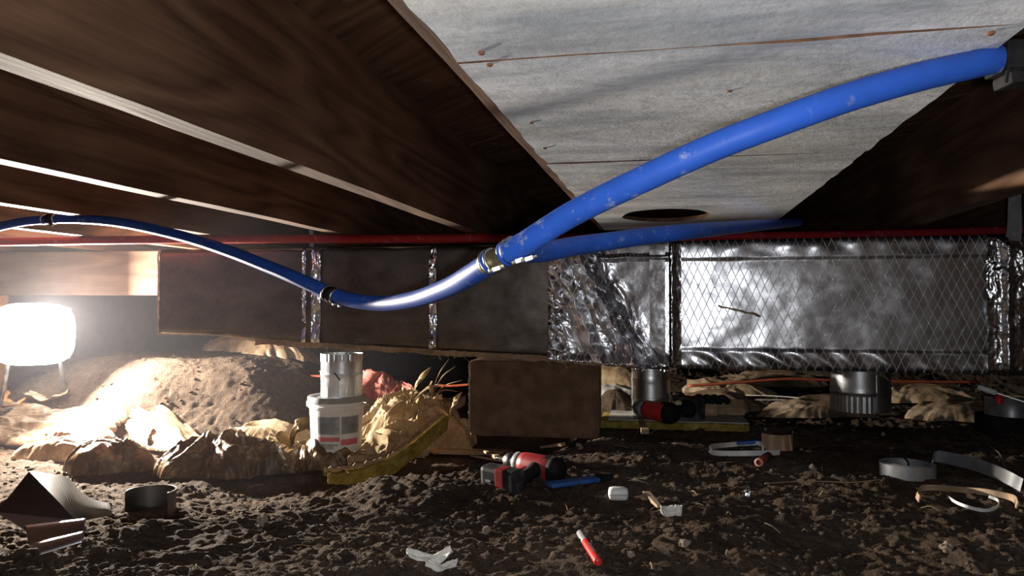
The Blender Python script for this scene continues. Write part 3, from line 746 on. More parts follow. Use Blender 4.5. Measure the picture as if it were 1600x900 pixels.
patch(ang_(0.20), ang_(0.92), 0.058, 0.105, 0.001, 'inkgrey', 'label_text', 12)
patch(ang_(-0.75), ang_(0.12), 0.034, 0.047, 0.0006, 'inkred', 'label_stripe')
patch(ang_(0.17), ang_(0.95), 0.022, 0.040, 0.0006, 'inkred', 'label_stripe')
patch(ang_(-0.72), ang_(0.08), 0.012, 0.028, 0.0008, 'inkgrey', 'label_text', 4)
bm = bmesh.new(); box(bm, (-0.008, -0.006, -0.008), (0.006, 0.006, 0.010), bevel=0.002); o = obj('handle_ear', bm, 'whiteplastic', bk); o.location = (-BR*1.05, -0.01, 0.135)
bm = bmesh.new(); tube(bm, catmull([Vector((-BR*1.08, 0, 0.135)), Vector((-0.06, 0.085, 0.13)), Vector((0, 0.105, 0.125)), Vector((0.06, 0.085, 0.13)), Vector((BR*1.08, 0, 0.135))], 8), 0.0015, 8); obj('wire_handle', bm, 'clamp', bk)
cn = empty('duct_connector', (WY(534, 600, 2.11).x, by, bz+0.163), 'shiny galvanised round connector standing on the white bucket', 'duct fitting')
c1 = collar('sleeve', (0, 0, 0), 0.0625, 0.128, 0.0, 0.034, 0.066, cn)
bm = bmesh.new(); zs = [0.1285-0.0001, 0.128, 0.112, 0.108]
lathe(bm, [(0.0632, 0.106), (0.0636, 0.112), (0.0636, 0.128)], 120, pleat=lambda i, j: 1-0.02*(j % 4 < 2)); obj('crimped_rim', bm, 'steel', cn)
bm = bmesh.new(); a = math.radians(-78); pts = [Vector((math.cos(a-0.1)*0.066, math.sin(a-0.1)*0.066, 0.075)), Vector((math.cos(a+0.15)*0.069, math.sin(a+0.15)*0.069, 0.052))]
ribbon(bm, catmull(pts, 4), Vector((0.6, 0, 1)), 0.004, 0.002); obj('damper_wing', bm, 'black', cn)

# collar standing on the yellow board
bd = hit(1052, 668)
ybz = gz(WY(1050, 660, 2.42).x, 2.42)
brd = empty('fibreglass_board', (WY(1053, 660, 2.33).x, 2.33, H-0.386), 'flat yellow fibreglass board scrap with grey facing lying behind the pier', 'insulation board', (0, 0, math.radians(2)))
bm = bmesh.new(); box(bm, (-0.225, 0, 0), (0.222, 0.22, 0.022)); bmesh.ops.subdivide_edges(bm, edges=[e for e in bm.edges if e.calc_length() > 0.15], cuts=30, use_grid_fill=True)
for v in bm.verts: v.co += Vector((0, 0.004, 0.0025))*mnoise.noise(v.co*45)
obj('fibre_core', bm, 'yellow', brd)
bm = bmesh.new(); box(bm, (-0.20, 0.004, 0.0235), (0.222, 0.22, 0.0265)); bmesh.ops.subdivide_edges(bm, edges=[e for e in bm.edges if e.calc_length() > 0.15], cuts=20, use_grid_fill=True)
for v in bm.verts: v.co.z += 0.002*mnoise.noise(v.co*20)
obj('facing_sheet', bm, 'greyfacing', brd)
tz = H-0.358
c2p = WY(1017, 640, 2.44)
cn2 = empty('duct_collar', (c2p.x, 2.44, tz), 'galvanised round collar with tabbed rim standing on the yellow board', 'duct fitting')
collar('sleeve', (0, 0, 0), 0.061, 0.163, 0.0, 0.05, 0.115, cn2, tabs=True)
for zz in (0.055, 0.118):
    bm = bmesh.new(); lathe(bm, [(0.061, zz-0.004), (0.0632, zz), (0.061, zz+0.004)], 60); obj('bead', bm, 'steel', cn2, True)

# ------------------------------------------------------------------ cordless drills
def drill(loc, rotm, label, scale=1.0, body='redplastic'):
    t = empty('cordless_drill', loc, label, 'drill', scale=scale); t.rotation_euler = rotm.to_euler()
    X90 = Matrix.Rotation(math.pi/2, 4, 'Y')
    bm = bmesh.new(); lathe(bm, [(0.006, -0.075), (0.024, -0.073), (0.030, -0.060), (0.031, -0.02), (0.030, 0.03), (0.027, 0.045), (0.012, 0.047)], 28, X90, cap=True); m_ = obj('motor_housing', bm, body, t, True)
    for z in (-0.055, -0.045, -0.035):
        for s in (-1, 1):
            bm = bmesh.new(); box(bm, (z-0.0025, s*0.0295-0.002, -0.012), (z+0.0025, s*0.0295+0.002, 0.014)); obj('vent_slot', bm, 'rubber', m_)
    bm = bmesh.new(); lathe(bm, [(0.010, -0.082), (0.025, -0.078), (0.0325, -0.062), (0.0325, -0.05), (0.030, -0.048)], 28, X90, cap=True); obj('rear_cap', bm, 'rubber', t, True)
    bm = bmesh.new(); lathe(bm, [(0.024, 0.044), (0.0265, 0.046), (0.0265, 0.062), (0.022, 0.066)], 28, X90, cap=True); obj('clutch_ring', bm, 'greyplastic', t, True)
    bm = bmesh.new(); lathe(bm, [(0.021, 0.064), (0.0215, 0.085), (0.017, 0.095), (0.009, 0.104), (0.006, 0.104)], 24, X90, cap=True); ch = obj('chuck', bm, 'clamp', t, True)
    bm = bmesh.new(); lathe(bm, [(0.0032, 0.100), (0.0032, 0.128), (0.0022, 0.132)], 8, X90, cap=True); obj('driver_bit', bm, 'steel_dark', ch)
    bm = bmesh.new()    # grip, an oval tapering column
    rings = []
    for i, (z, cx, rx, ry) in enumerate([(-0.015, -0.012, 0.024, 0.021), (-0.035, -0.016, 0.021, 0.018), (-0.06, -0.022, 0.0185, 0.0165), (-0.085, -0.026, 0.0185, 0.0165), (-0.105, -0.026, 0.024, 0.020), (-0.118, -0.018, 0.038, 0.029)]):
        rings.append([bm.verts.new((cx+rx*math.cos(a), ry*math.sin(a), z)) for a in [2*math.pi*j/20 for j in range(20)]])
    for a, b in zip(rings, rings[1:]):
        for j in range(20): bm.faces.new((a[j], a[(j+1) % 20], b[(j+1) % 20], b[j]))
    bm.faces.new(rings[0][::-1]); bm.faces.new(rings[-1]); obj('grip', bm, 'rubber', t, True)
    bm = bmesh.new(); box(bm, (0.004, -0.007, -0.055), (0.016, 0.007, -0.030), bevel=0.003); obj('trigger', bm, body, t)
    bm = bmesh.new(); box(bm, (-0.055, -0.037, -0.162), (0.052, 0.037, -0.118), bevel=0.010); bt = obj('battery', bm, 'black', t)
    bm = bmesh.new(); box(bm, (-0.020, -0.0375, -0.1635), (0.004, 0.0375, -0.128), bevel=0.002); obj('battery_stripe', bm, body, bt)
    bm = bmesh.new()
    for k in range(3): box(bm, (0.018, -0.016+k*0.009, -0.1632), (0.034, -0.011+k*0.009, -0.1618))
    obj('battery_marks', bm, 'greyplastic', bt)
    return t
# lying on its side: local -z (battery) comes toward the viewer's left, chuck to the back left
p = hit(838, 742)
zax = Vector((0.42, 0.86, 0.10)).normalized()          # local +z (away from battery)
xax = Vector((-0.93, 0.30, 0.02)); xax = (xax-zax*xax.dot(zax)).normalized(); yax = zax.cross(xax)
rot = Matrix((xax, yax, zax)).transposed()
drill(W(838, 728, 1.70), rot, 'red and black cordless drill lying on the dirt in front of the pier', 0.90)
k_ = math.sqrt(0.5)
t2 = drill(Vector((WY(1026, 637, 2.315).x, 2.315, H-0.328)), Matrix(((-k_, k_, 0), (0, 0, -1), (-k_, -k_, 0))).transposed(), 'small red and black impact driver in front of the collar on the yellow board', 0.98, 'redbright')

# ------------------------------------------------------------------ crumpled sheets and other rubbish on the ground
def crumple(name, c, sx, sy, rot, dome, amp, f, seed, mat, label, cat, n=110, aniso=(1, 1), lift=0.004, tilt=(0, 0), ridge=True, ragged=0.35, group=None, thick=0.0):
    u = np.linspace(-1, 1, n); S, T = np.meshgrid(u, u)
    DU = S*np.sqrt(1-T*T/2); DV = T*np.sqrt(1-S*S/2); rr = np.sqrt(DU**2+DV**2); th = np.arctan2(DV, DU)      # a square sheet eased to a ragged outline
    e0 = np.clip(1.0-ragged*(0.5+0.5*fbm(np.cos(th)*1.9+seed, np.sin(th)*1.9, 4, seed+3)), 0.3, 1.3)
    e0 = (0.5+0.5*np.clip(e0+0.25, 0.5, 1.2))*(1-rr**3)+e0*rr**3
    U = DU*e0+0.05*perlin(DU*2.5+seed, DV*2.5, seed+33); V = DV*e0+0.10*perlin(DU*3+seed, DV*2.5, seed+34); X0_ = U*sx; Y0_ = V*sy; cr, sr = math.cos(rot), math.sin(rot)
    X = c[0]+X0_*cr-Y0_*sr; Y = c[1]+X0_*sr+Y0_*cr
    rad = rr; edge = np.ones_like(rr); mask = None
    prof = np.clip(1-(rad/np.maximum(edge, 0.05))**2, 0, 1)
    g = ground_base(X, Y)+H+lift
    w1 = fbm(X0_*f*aniso[0]+0.6*perlin(X0_*f, Y0_*f, seed+9), Y0_*f*aniso[1]+0.6*perlin(X0_*f+5, Y0_*f, seed+10), 4, seed, ridge)
    Z = g+dome*prof**1.1+amp*(w1+(0.9 if ridge else 0.6))*(0.06+0.94*prof**0.8)+tilt[0]*X0_+tilt[1]*Y0_
    X = X+amp*0.8*perlin(X0_*f*1.3, Y0_*f*1.3, seed+20); Y = Y+amp*0.8*perlin(X0_*f*1.3, Y0_*f*1.3+7, seed+21)
    o = grid_obj(name, np.stack([X-c[0], Y-c[1], Z-H], -1), mat, None, True, mask)
    o.location = (c[0], c[1], H)
    if thick:
        md = o.modifiers.new('t', 'SOLIDIFY'); md.thickness = thick
    return tag(o, label, cat, group)
def cpx(px, py): v = hit(px, py); return (v.x, v.y)
crumple('plastic_sheet', cpx(60, 690), 0.46, 0.11, -0.12, 0.02, 0.013, 3.2, 3, 'poly', 'dusty folded plastic sheet spread below the work light at the left edge', 'plastic sheet', 150, (0.8, 4.5))
crumple('plastic_sheet', cpx(285, 705), 0.28, 0.08, -0.20, 0.012, 0.007, 4.0, 5, 'poly', 'creased plastic sheet at the right foot of the dirt mound', 'plastic sheet', 120, (0.8, 4.0))
crumple('plastic_bag', cpx(175, 738), 0.15, 0.10, 0.2, 0.045, 0.022, 9.0, 8, 'amber', 'glossy amber plastic bag lump behind the dark metal pieces', 'plastic bag', 110)
crumple('plastic_bag', cpx(95, 715), 0.22, 0.09, -0.1, 0.045, 0.014, 6.0, 9, 'poly', 'dull brown plastic lump behind the triangular metal sheet', 'plastic bag', 110, (0.8, 2))
crumple('plastic_bag', cpx(355, 735), 0.24, 0.13, 0.15, 0.055, 0.026, 9.0, 10, 'amber', 'large glossy brown plastic heap left of the bucket', 'plastic bag', 150)
crumple('plastic_bag', cpx(490, 735), 0.17, 0.08, 0.1, 0.045, 0.018, 10.0, 12, 'amber', 'brown crumpled plastic directly in front of the bucket', 'plastic bag', 120)
crumple('kraft_paper', cpx(430, 700), 0.18, 0.05, 0.12, 0.05, 0.016, 6.0, 14, 'paper', 'tan paper ridge lit along its top left of the bucket base', 'paper', 90, (0.7, 3))
crumple('kraft_paper', cpx(600, 712), 0.17, 0.08, 0.2, 0.03, 0.022, 11.0, 15, 'paper', 'torn tan paper heap right of the bucket base', 'paper', 110)
crumple('kraft_paper', (WY(640, 650, 2.45).x, 2.47), 0.25, 0.26, 0.6, 0.10, 0.036, 9.0, 16, 'paper', 'big heap of crumpled tan paper between bucket and pier', 'paper', 220, (0.8, 2.4))
crumple('plastic_sheet', (WY(400, 600, 3.0).x+0.02, 3.0), 0.38, 0.18, -0.35, 0.06, 0.016, 4.0, 18, 'poly', 'tan plastic sheet draped over the back of the mound', 'plastic sheet', 110, (0.7, 3))
crumple('kraft_paper', (WY(470, 600, 3.5).x, 3.5), 0.45, 0.16, 0.0, 0.07, 0.02, 4.0, 19, 'kraft', 'flat tan paper beyond the bucket', 'paper', 90)
crumple('insulation_clump', (WY(605, 575, 2.95).x, 2.95), 0.21, 0.14, 0.0, 0.15, 0.040, 9.0, 22, 'pink', 'lump of pink fibreglass insulation beyond the bucket', 'insulation', 170, (1.4, 1.0), ridge=False, ragged=0.25)
crumple('kraft_paper', (WY(545, 600, 2.8).x+0.15, 2.85), 0.35, 0.12, 0.1, 0.04, 0.012, 5.0, 24, 'paper', 'pale paper fold in front of the pink insulation', 'paper', 90, (0.7, 3))
# right of the pier, far under the duct
crumple('plastic_roll', (WY(962, 610, 2.75).x, 2.75), 0.19, 0.06, 0.05, 0.07, 0.008, 6.0, 26, 'greyfacing', 'grey plastic bundle behind the pier and the standing collar', 'plastic sheet', 90, (0.6, 3))
crumple('kraft_paper', (WY(965, 590, 3.3).x, 3.25), 0.30, 0.10, 0.0, 0.08, 0.014, 5.0, 27, 'paper', 'tan paper scrap far behind the standing collar', 'paper', 80)
k = 0
for (px, Y, sx, lab) in ((1120, 3.3, 0.26, 'flattened tan paper far behind the yellow board'), (1215, 3.7, 0.32, 'wide tan sheet far under the duct between the two collars'),
                        (1120, 2.8, 0.22, 'grey crumpled sheet close behind the yellow board'), (1440, 3.2, 0.3, 'tan sheet far behind the collar hanging at right'),
                        (1290, 2.75, 0.28, 'dusty sheet left of the hanging collar'), (1500, 2.75, 0.24, 'brown sheet between hanging collar and tape rolls')):
    k += 1
    crumple('paper_sheet', (WY(px, 600, Y).x, Y), sx, 0.11, 0.05*k-0.1, 0.035, 0.014, 5.5, 30+k, ('drab', 'kraft', 'drab')[k % 3], lab, 'paper', 80, (0.7, 2.5))
# dirt clod behind the pier
crumple('dirt_clod', (WY(965, 640, 2.60).x, 2.60), 0.14, 0.09, 0.0, 0.055, 0.012, 9.0, 41, 'dirt', 'lump of brown dirt behind the pier beside the collar', 'dirt', 80)
# orange cord on the far ground
def ground_line(name, pix, r, mat, label, cat, lift=0.004, seg=8, Y=None):
    pts = [(hit(a, b, lift) if Y is None else WY(a, b, Y)) for a, b in pix]
    base = pts[0].copy(); bm = bmesh.new(); tube(bm, catmull([p_-base for p_ in pts], 8), r, seg)
    o = obj(name, bm, mat, None, True); o.location = base; return tag(o, label, cat)
ground_line('orange_cord', [(1075, 603), (1150, 598), (1230, 592), (1300, 594), (1400, 596), (1530, 597)], 0.005, 'cord', 'orange cord lying far under the right part of the duct', 'cord', Y=2.72)
ground_line('orange_cord', [(400, 585), (440, 587), (500, 588), (560, 591)], 0.005, 'cord', 'orange cord beyond the mound, left of the bucket', 'cord', Y=2.75)
ground_line('orange_cord', [(680, 602), (705, 603), (735, 601)], 0.005, 'cord', 'short stretch of orange cord left of the pier', 'cord', Y=2.7)
for i, (pix, lab) in enumerate((([(1160, 622), (1220, 624), (1300, 632), (1330, 636)], 'pale wire lying behind the hanging collar'), ([(1165, 630), (1240, 630), (1300, 636)], 'second pale wire just below the first beside the hanging collar'))):
    ground_line('pale_wire', pix, 0.0018, 'white', lab, 'wire', 0.012)
ground_line('straw_stalk', [(1195, 760), (1260, 758), (1330, 759), (1375, 754)], 0.0012, 'straw', 'long thin stalk lying left of the grey strap coil', 'stalk', 0.006)
ground_line('thin_wire', [(1546, 678), (1545, 700), (1562, 716), (1572, 742)], 0.0009, 'greyplastic', 'thin dark wire curling down in front of the tape rolls', 'wire', 0.01)

# dry husk leaves fanning up at the paper heap
def leafy(px, py, d, tips, lab):
    base = W(px, py, d); t = empty('dry_leaf_tuft', base, lab, 'dry leaves')
    for k, (tx, ty, w_) in enumerate(tips):
        tip = W(tx, ty, d-0.03*(k % 3))-base; mid = tip*0.5+Vector((0, -0.012, 0.012+0.004*(k % 2)))
        bm = bmesh.new(); pts = catmull([Vector((0.003*k, 0, 0)), mid, tip], 8); n_ = len(pts)
        ribbon(bm, pts, Vector((0.3, 0.4, 1)), [max(0.0006, w_*math.sin(math.pi*(0.12+0.88*i/(n_-1)))**0.8) for i in range(n_)], 0.0012)
        obj('leaf', bm, 'paper', t, True)
leafy(640, 628, 2.36, [(674, 573, 0.022), (662, 590, 0.018), (690, 600, 0.012), (628, 606, 0.014)], 'fan of dry tan leaves standing at the top of the paper heap')
leafy(672, 622, 2.34, [(702, 560, 0.003), (712, 572, 0.003), (722, 594, 0.003), (716, 612, 0.004), (692, 624, 0.022), (676, 596, 0.018)], 'curved dry grass blades beside the pier')
leafy(455, 695, 2.05, [(484, 652, 0.045), (470, 655, 0.03), (430, 680, 0.03)], 'pale upright paper flap against the left side of the bucket')
leafy(700, 655, 2.30, [(722, 612, 0.018), (716, 628, 0.02), (676, 640, 0.02)], 'dry curled leaves by the left edge of the pier')

# paper flaps scattered among the heaps, each a bent sheet
def flap_sheet(px, py, w_, h_, yaw, tilt, mat, lab, cat='paper', name='paper_flap', bend=0.3, seed=0, lift=0.0, n=16, base=None):
    c = base if base is not None else hit(px, py, lift); P = np.zeros((n, n, 3)); u = np.linspace(-0.5, 0.5, n)
    U, V = np.meshgrid(u, u)
    X = U*w_; Yv = V*h_; Z = bend*w_*(U**2*2-0.25)+0.12*w_*perlin(U*2.5+seed, V*2.5, seed)+0.04*w_*perlin(U*8+seed, V*8, seed+1)
    X = X*(1-0.35*np.abs(V)*((seed % 3) == 0))
    P[..., 0] = X; P[..., 1] = Yv; P[..., 2] = Z
    o = grid_obj(name, P, mat); o.location = c+Vector((0, 0, 0.3*h_*abs(math.sin(tilt)))); o.rotation_euler = (tilt, 0.0, yaw)
    md = o.modifiers.new('t', 'SOLIDIFY'); md.thickness = 0.0015
    return tag(o, lab, cat)
FL = [(255, 700, .10, .07, .4, .6, 'amber', 'amber plastic flap behind the curved metal band'), (395, 705, .12, .05, .1, .9, 'paper', 'cream paper flap on top of the brown plastic heap'),
      (290, 715, .09, .04, -.2, .8, 'white', 'white paper scrap at the left end of the brown heap'), (450, 716, .13, .05, .2, 1.0, 'amber', 'amber flap left of the bucket foot'),
      (370, 690, .05, .04, .3, 1.1, 'white', 'small white crumple at the foot of the mound'), (540, 722, .10, .05, -.3, .7, 'paper', 'tan flap lying below the bucket'),
      (575, 738, .12, .05, .3, .8, 'kraft', 'brown flap beside the lower end of the yellow strip'), (620, 700, .10, .06, .6, .9, 'paper', 'cream flap behind the yellow strip'),
      (640, 680, .12, .06, .2, .7, 'paper', 'pale crease of paper above the yellow strip'), (600, 680, .11, .07, -.5, .9, 'kraft', 'brown paper flap right beside the bucket'),
      (660, 710, .10, .04, .7, .8, 'kraft', 'brown flap below the upper end of the yellow strip'), (690, 700, .09, .05, .3, .6, 'paper', 'tan flap between yellow strip and pier'),
      (470, 560, .25, .12, .0, .2, 'greyfacing', 'grey flat sheet on the far ground left of the connector'), (515, 752, .035, .02, .5, .9, 'yellow', 'folded yellow tip of facing below the strip'),
      (705, 640, .13, .06, .1, .9, 'kraft', 'brown crumpled flap touching the pier edge'), (585, 655, .14, .08, .3, .8, 'paper', 'large tan fold right of the bucket rim'),
      (22, 632, .14, .10, .1, .2, 'orangewood', 'flat orange wood scrap lying below the work light'), (75, 622, .14, .08, .5, .08, 'poly', 'pale plastic fold beneath the work light')]
for i, (px, py, w_, h_, yw, tl, mt, lb) in enumerate(FL):
    flap_sheet(px, py, w_, h_, yw, tl, mt, lb, 'wood scrap' if 'wood' in mt else 'scrap', 'wood_scrap' if 'wood' in mt else ('plastic_flap' if mt in ('amber', 'poly') else 'paper_flap'), 0.25+0.1*(i % 3), i, 0.02 if tl > 0.5 else 0.01)

# yellow fibreglass strip curving up from the trench
pts = [W(512, 748, 1.78), W(560, 744, 1.80), W(605, 731, 1.82), W(640, 709, 1.86), W(668, 686, 1.92), W(698, 660, 1.98)]
yb = pts[0].copy(); cp = catmull([p_-yb for p_ in pts], 10); rnd = random.Random(5)
ys_ = empty('insulation_strip', yb, 'curved yellow fibreglass strip rising toward the pier', 'insulation strip')
bm = bmesh.new(); ribbon(bm, cp, Vector((0.35, -0.35, 1)), [0.026+0.020*min(1, i/14) for i in range(len(cp))], 0.010, 0.002, rnd); obj('fibre_core', bm, 'yellow', ys_)
bm = bmesh.new(); ribbon(bm, [p_+Vector((-0.006, -0.004, 0.022)) for p_ in cp], Vector((0.35, -0.35, 1)), [0.010+0.010*rnd.random() for i in range(len(cp))], 0.003, 0.006, rnd); obj('paper_edge', bm, 'kraft', ys_)

# wooden stake and shims by the drill
a = hit(676, 712, 0.012); b = hit(800, 712, 0.010)
st = empty('wooden_stake', a, 'flat tan wooden stake with orange knobbed end left of the drill', 'stake')
dv = b-a; qm = dv.to_track_quat('X', 'Z').to_matrix().to_4x4()
bm = bmesh.new(); ln = dv.length
box(bm, (0.012, -0.022, -0.004), (ln, 0.022, 0.010), qm, 0.002)
for v in bm.verts:
    if (qm.inverted() @ v.co).x > ln*0.9: v.co.z -= 0.004
obj('blade', bm, 'palewood', st)
for (yy) in (-0.018, 0.018):
    bm = bmesh.new(); bmesh.ops.create_uvsphere(bm, u_segments=14, v_segments=10, radius=0.009, matrix=qm @ Matrix.Translation((0.006, yy, 0.004)) @ Matrix.Diagonal((1.7, 1, 1, 1))); obj('knob', bm, 'orangewood', st, True)
def shim(px0, py0, px1, py1, th, lab, mat='palewood', name='wood_shim', lift=0.008):
    a = hit(px0, py0, lift); b = hit(px1, py1, lift); dv = b-a; q_ = dv.to_track_quat('X', 'Z').to_matrix().to_4x4()
    bm = bmesh.new(); vs = box(bm, (0, -th*0.8, -th/2), (dv.length, th*0.8, th/2), None, 0.0015)
    for v in bm.verts:
        k_ = 0.55+0.45*v.co.x/dv.length; v.co.y *= k_; v.co.z *= k_; v.co = q_ @ v.co
    o = obj(name, bm, mat); o.location = a; return tag(o, lab, 'wood scrap')
shim(735, 716, 785, 724, 0.008, 'thin pale wood splinter lying against the stake')
shim(754, 712, 783, 728, 0.010, 'short pale wood piece touching the left of the drill', lift=0.016)
shim(720, 690, 728, 702, 0.012, 'small brown wood stub behind the stake', 'kraft')
shim(1000, 668, 1008, 692, 0.014, 'brown wood stub leaning on the front of the yellow board', 'kraft', lift=0.03)
shim(845, 703, 880, 699, 0.012, 'small wood offcut behind the red drill', 'palewood')
shim(1030, 800, 1010, 780, 0.010, 'brown stick pointing at the white scraps near the bottom', 'card')

# blue tool with a black grip
def tool(px0, py0, px1, py1, wd, lab, mat='blueplastic', grip=None, name='blue_tool', lift=0.008):
    a = hit(px0, py0, lift); b = hit(px1, py1, lift); t = empty(name, a, lab, 'tool'); dv = b-a; q_ = dv.to_track_quat('X', 'Z').to_matrix().to_4x4(); ln = dv.length
    bm = bmesh.new(); box(bm, (0, -wd/2, -0.005), (ln*0.97, wd/2, 0.005), q_, 0.003); obj('blade_cover', bm, mat, t)
    if grip:
        bm = bmesh.new(); box(bm, (ln, -wd*0.4, -0.007), (ln+grip, wd*0.4, 0.009), q_, 0.005); obj('grip', bm, 'rubber', t)
    return t
tool(858, 764, 935, 754, 0.03, 'flat blue tool with black grip on the dirt right of the drill', grip=0.035)
tool(866, 682, 920, 680, 0.024, 'blue tool lying on the dirt at the foot of the pier', name='blue_bar')
tool(1150, 698, 1192, 694, 0.024, 'blue piece behind the white plastic loop', name='blue_bar')
# rounded cap
c = hit(966, 782, 0.014); t = empty('rounded_cap', c, 'small rounded pale grey plastic case on the dirt', 'case', (0, 0, 0.15))
bm = bmesh.new(); box(bm, (-0.020, -0.014, -0.013), (0.020, 0.014, 0.013), bevel=0.009); obj('shell', bm, 'whiteplastic', t, True)
bm = bmesh.new(); box(bm, (-0.0185, -0.0152, -0.001), (0.0185, -0.0135, 0.0005)); obj('seam', bm, 'greyplastic', t)

# red marker
a = hitn(935, 888, 0.007); b = hitn(905, 840, 0.009); t = empty('red_marker', a, 'red marker pen with grey clip cap lying at the bottom of the picture', 'marker')
dv = b-a; ln = dv.length; q_ = dv.to_track_quat('Z', 'Y').to_matrix().to_4x4()
bm = bmesh.new(); lathe(bm, [(0.003, 0), (0.0062, 0.001), (0.0066, 0.004), (0.0066, ln*0.62), (0.006, ln*0.66)], 20, q_, cap=True); obj('barrel', bm, 'redglossy', t, True)
bm = bmesh.new(); lathe(bm, [(0.0058, ln*0.60), (0.0064, ln*0.64), (0.0056, ln*0.97), (0.003, ln)], 20, q_, cap=True); cp_ = obj('cap', bm, 'greyplastic', t, True)
bm = bmesh.new(); box(bm, (-0.011, -0.003, ln*0.62), (-0.0085, 0.003, ln*0.92), q_, 0.0008); box(bm, (-0.010, -0.003, ln*0.88), (-0.003, 0.003, ln*0.93), q_); obj('clip', bm, 'clamp', cp_)
bm = bmesh.new()
for k in range(5): box(bm, (-0.003+k*0.0, 0.0064, ln*(0.2+0.06*k)), (0.002, 0.0069, ln*(0.225+0.06*k)), q_)
obj('print_marks', bm, 'inkgrey', t)

# red tube end
c = hit(1186, 731, 0.012); e_ = hit(1222, 722, 0.012); t = empty('red_tube', c, 'short dark red tube with pale ring end facing the viewer', 'tube')
qt = (e_-c).to_track_quat('Z', 'Y').to_matrix().to_4x4() @ Matrix.Rotation(0.0, 4, 'X')
qt = Vector((0.35, 0.93, 0.0)).to_track_quat('Z', 'Y').to_matrix().to_4x4()
bm = bmesh.new(); lathe(bm, [(0.0065, 0), (0.0098, 0), (0.0098, 0.09), (0.0065, 0.09), (0.0065, 0)], 24, qt); obj('tube_wall', bm, plain('dark_red', (0.20, 0.03, 0.03), 0.5), t, True)
bm = bmesh.new(); lathe(bm, [(0.006, -0.003), (0.0104, -0.003), (0.0104, 0.003), (0.006, 0.003), (0.006, -0.003)], 24, qt); obj('ring_end', bm, plain('pinkish_ring', (0.5, 0.26, 0.2), 0.5), t, True)
bm = bmesh.new(); lathe(bm, [(0.0005, 0.001), (0.0062, 0.001), (0.0062, 0.004)], 20, qt); obj('end_plug', bm, bpy.data.materials['dark_red'], t, True)

# white plastic loop with card flap
def flatloop(name, pix, w_, th, mat, lab, cat, lift, up=Vector((0, 0, 1)), k=8, jag=0.0, parent=None, ds=None):
    pts = [hit(a, b, lift) for a, b in pix] if ds is None else [W(a, b, d) for (a, b), d in zip(pix, ds)]
    base = parent.location.copy() if parent else pts[0].copy(); bm = bmesh.new(); rr = random.Random(3)
    ribbon(bm, catmull([p_-base for p_ in pts], k), up, w_, th, jag, rr)
    o = obj(name, bm, mat, parent, True)
    o.modifiers.new('e', 'EDGE_SPLIT').split_angle = math.radians(40)
    if not parent: o.location = base; tag(o, lab, cat)
    return o
wz = hit(1110, 708, 0.012)
wl_ = empty('plastic_loop', wz, 'white plastic strip bent into a flat loop with a tan card flap', 'plastic strip')
flatloop('front_strip', [(1218, 712), (1170, 714), (1130, 714), (1112, 711), (1112, 704), (1135, 700), (1165, 698), (1190, 699), (1192, 706)], 0.013, 0.003, 'whiteplastic', '', '', 0.008, parent=wl_)
flatloop('card_flap', [(1191, 705), (1205, 708), (1225, 709), (1237, 708), (1239, 700)], 0.040, 0.002, 'card', '', '', 0.026, parent=wl_)
# small bits
def nugget(px, py, s, mat, lab, cat='scrap', name='scrap', seed=0, shape=(1, 1, 1)):
    c = hitn(px, py, s*0.35); bm = bmesh.new(); bmesh.ops.create_icosphere(bm, subdivisions=3, radius=s)
    for v in bm.verts:
        n_ = mnoise.noise(v.co*(1.6/s)+Vector((seed*3.1, 0, 0))); v.co = Vector([v.co[i]*shape[i] for i in range(3)])*(1+0.55*n_)
    o = obj(name, bm, mat); o.location = c; return tag(o, lab, cat)
nugget(1169, 775, 0.011, 'foil_tape', 'little crumpled foil ball on the dirt left of the strap coil', 'foil scrap', 'foil_scrap', 1, (0.7, 0.7, 1.2))
nugget(1348, 590, 0.02, 'kraft', 'brown lump behind the hanging collar', 'scrap', 'scrap_lump', 2)
nugget(1195, 672, 0.007, 'foil_tape', 'tiny foil scrap right of the yellow board', 'foil scrap', 'foil_scrap', 3)
def folded(px, py, w_, h_, yaw, tilt, mat, lab, seed):
    return flap_sheet(px, py, w_, h_, yaw, tilt, mat, lab, 'scrap', 'paper_scrap', 0.45, seed, 0.012, 12)
folded(1044, 812, 0.030, 0.020, 0.4, 0.9, 'white', 'white folded paper scrap near the bottom, left one of the pair', 3)
folded(1060, 812, 0.012, 0.020, -0.2, 1.1, 'white', 'narrow white paper scrap near the bottom, right one of the pair', 4)
folded(672, 884, 0.070, 0.018, 0.25, 0.5, 'white', 'white torn board scrap at the bottom edge', 6)
folded(690, 899, 0.045, 0.016, 0.1, 0.3, 'white', 'second white scrap under the torn board at the bottom edge', 7)
for i, (px, py) in enumerate(((518, 815), (760, 835), (410, 820), (985, 870), (1070, 855), (1480, 862), (1380, 680), (1270, 735), (905, 700))):
    nugget(px, py, 0.006+0.002*(i % 3), 'stone', ('pale pebble in the dirt below the yellow strip', 'pale pebble in the dirt left of the red marker', 'pale pebble on the left foreground ridge', 'pale pebble right of the red marker', 'pale pebble below the white scraps', 'pale pebble at the lower right', 'pale pebble between hanging collar and strap coil', 'pale pebble right of the red tube', 'pale pebble right of the pier foot')[i], 'pebble', 'pebble', i+5)['group'] = 'pale pebbles on the dirt'

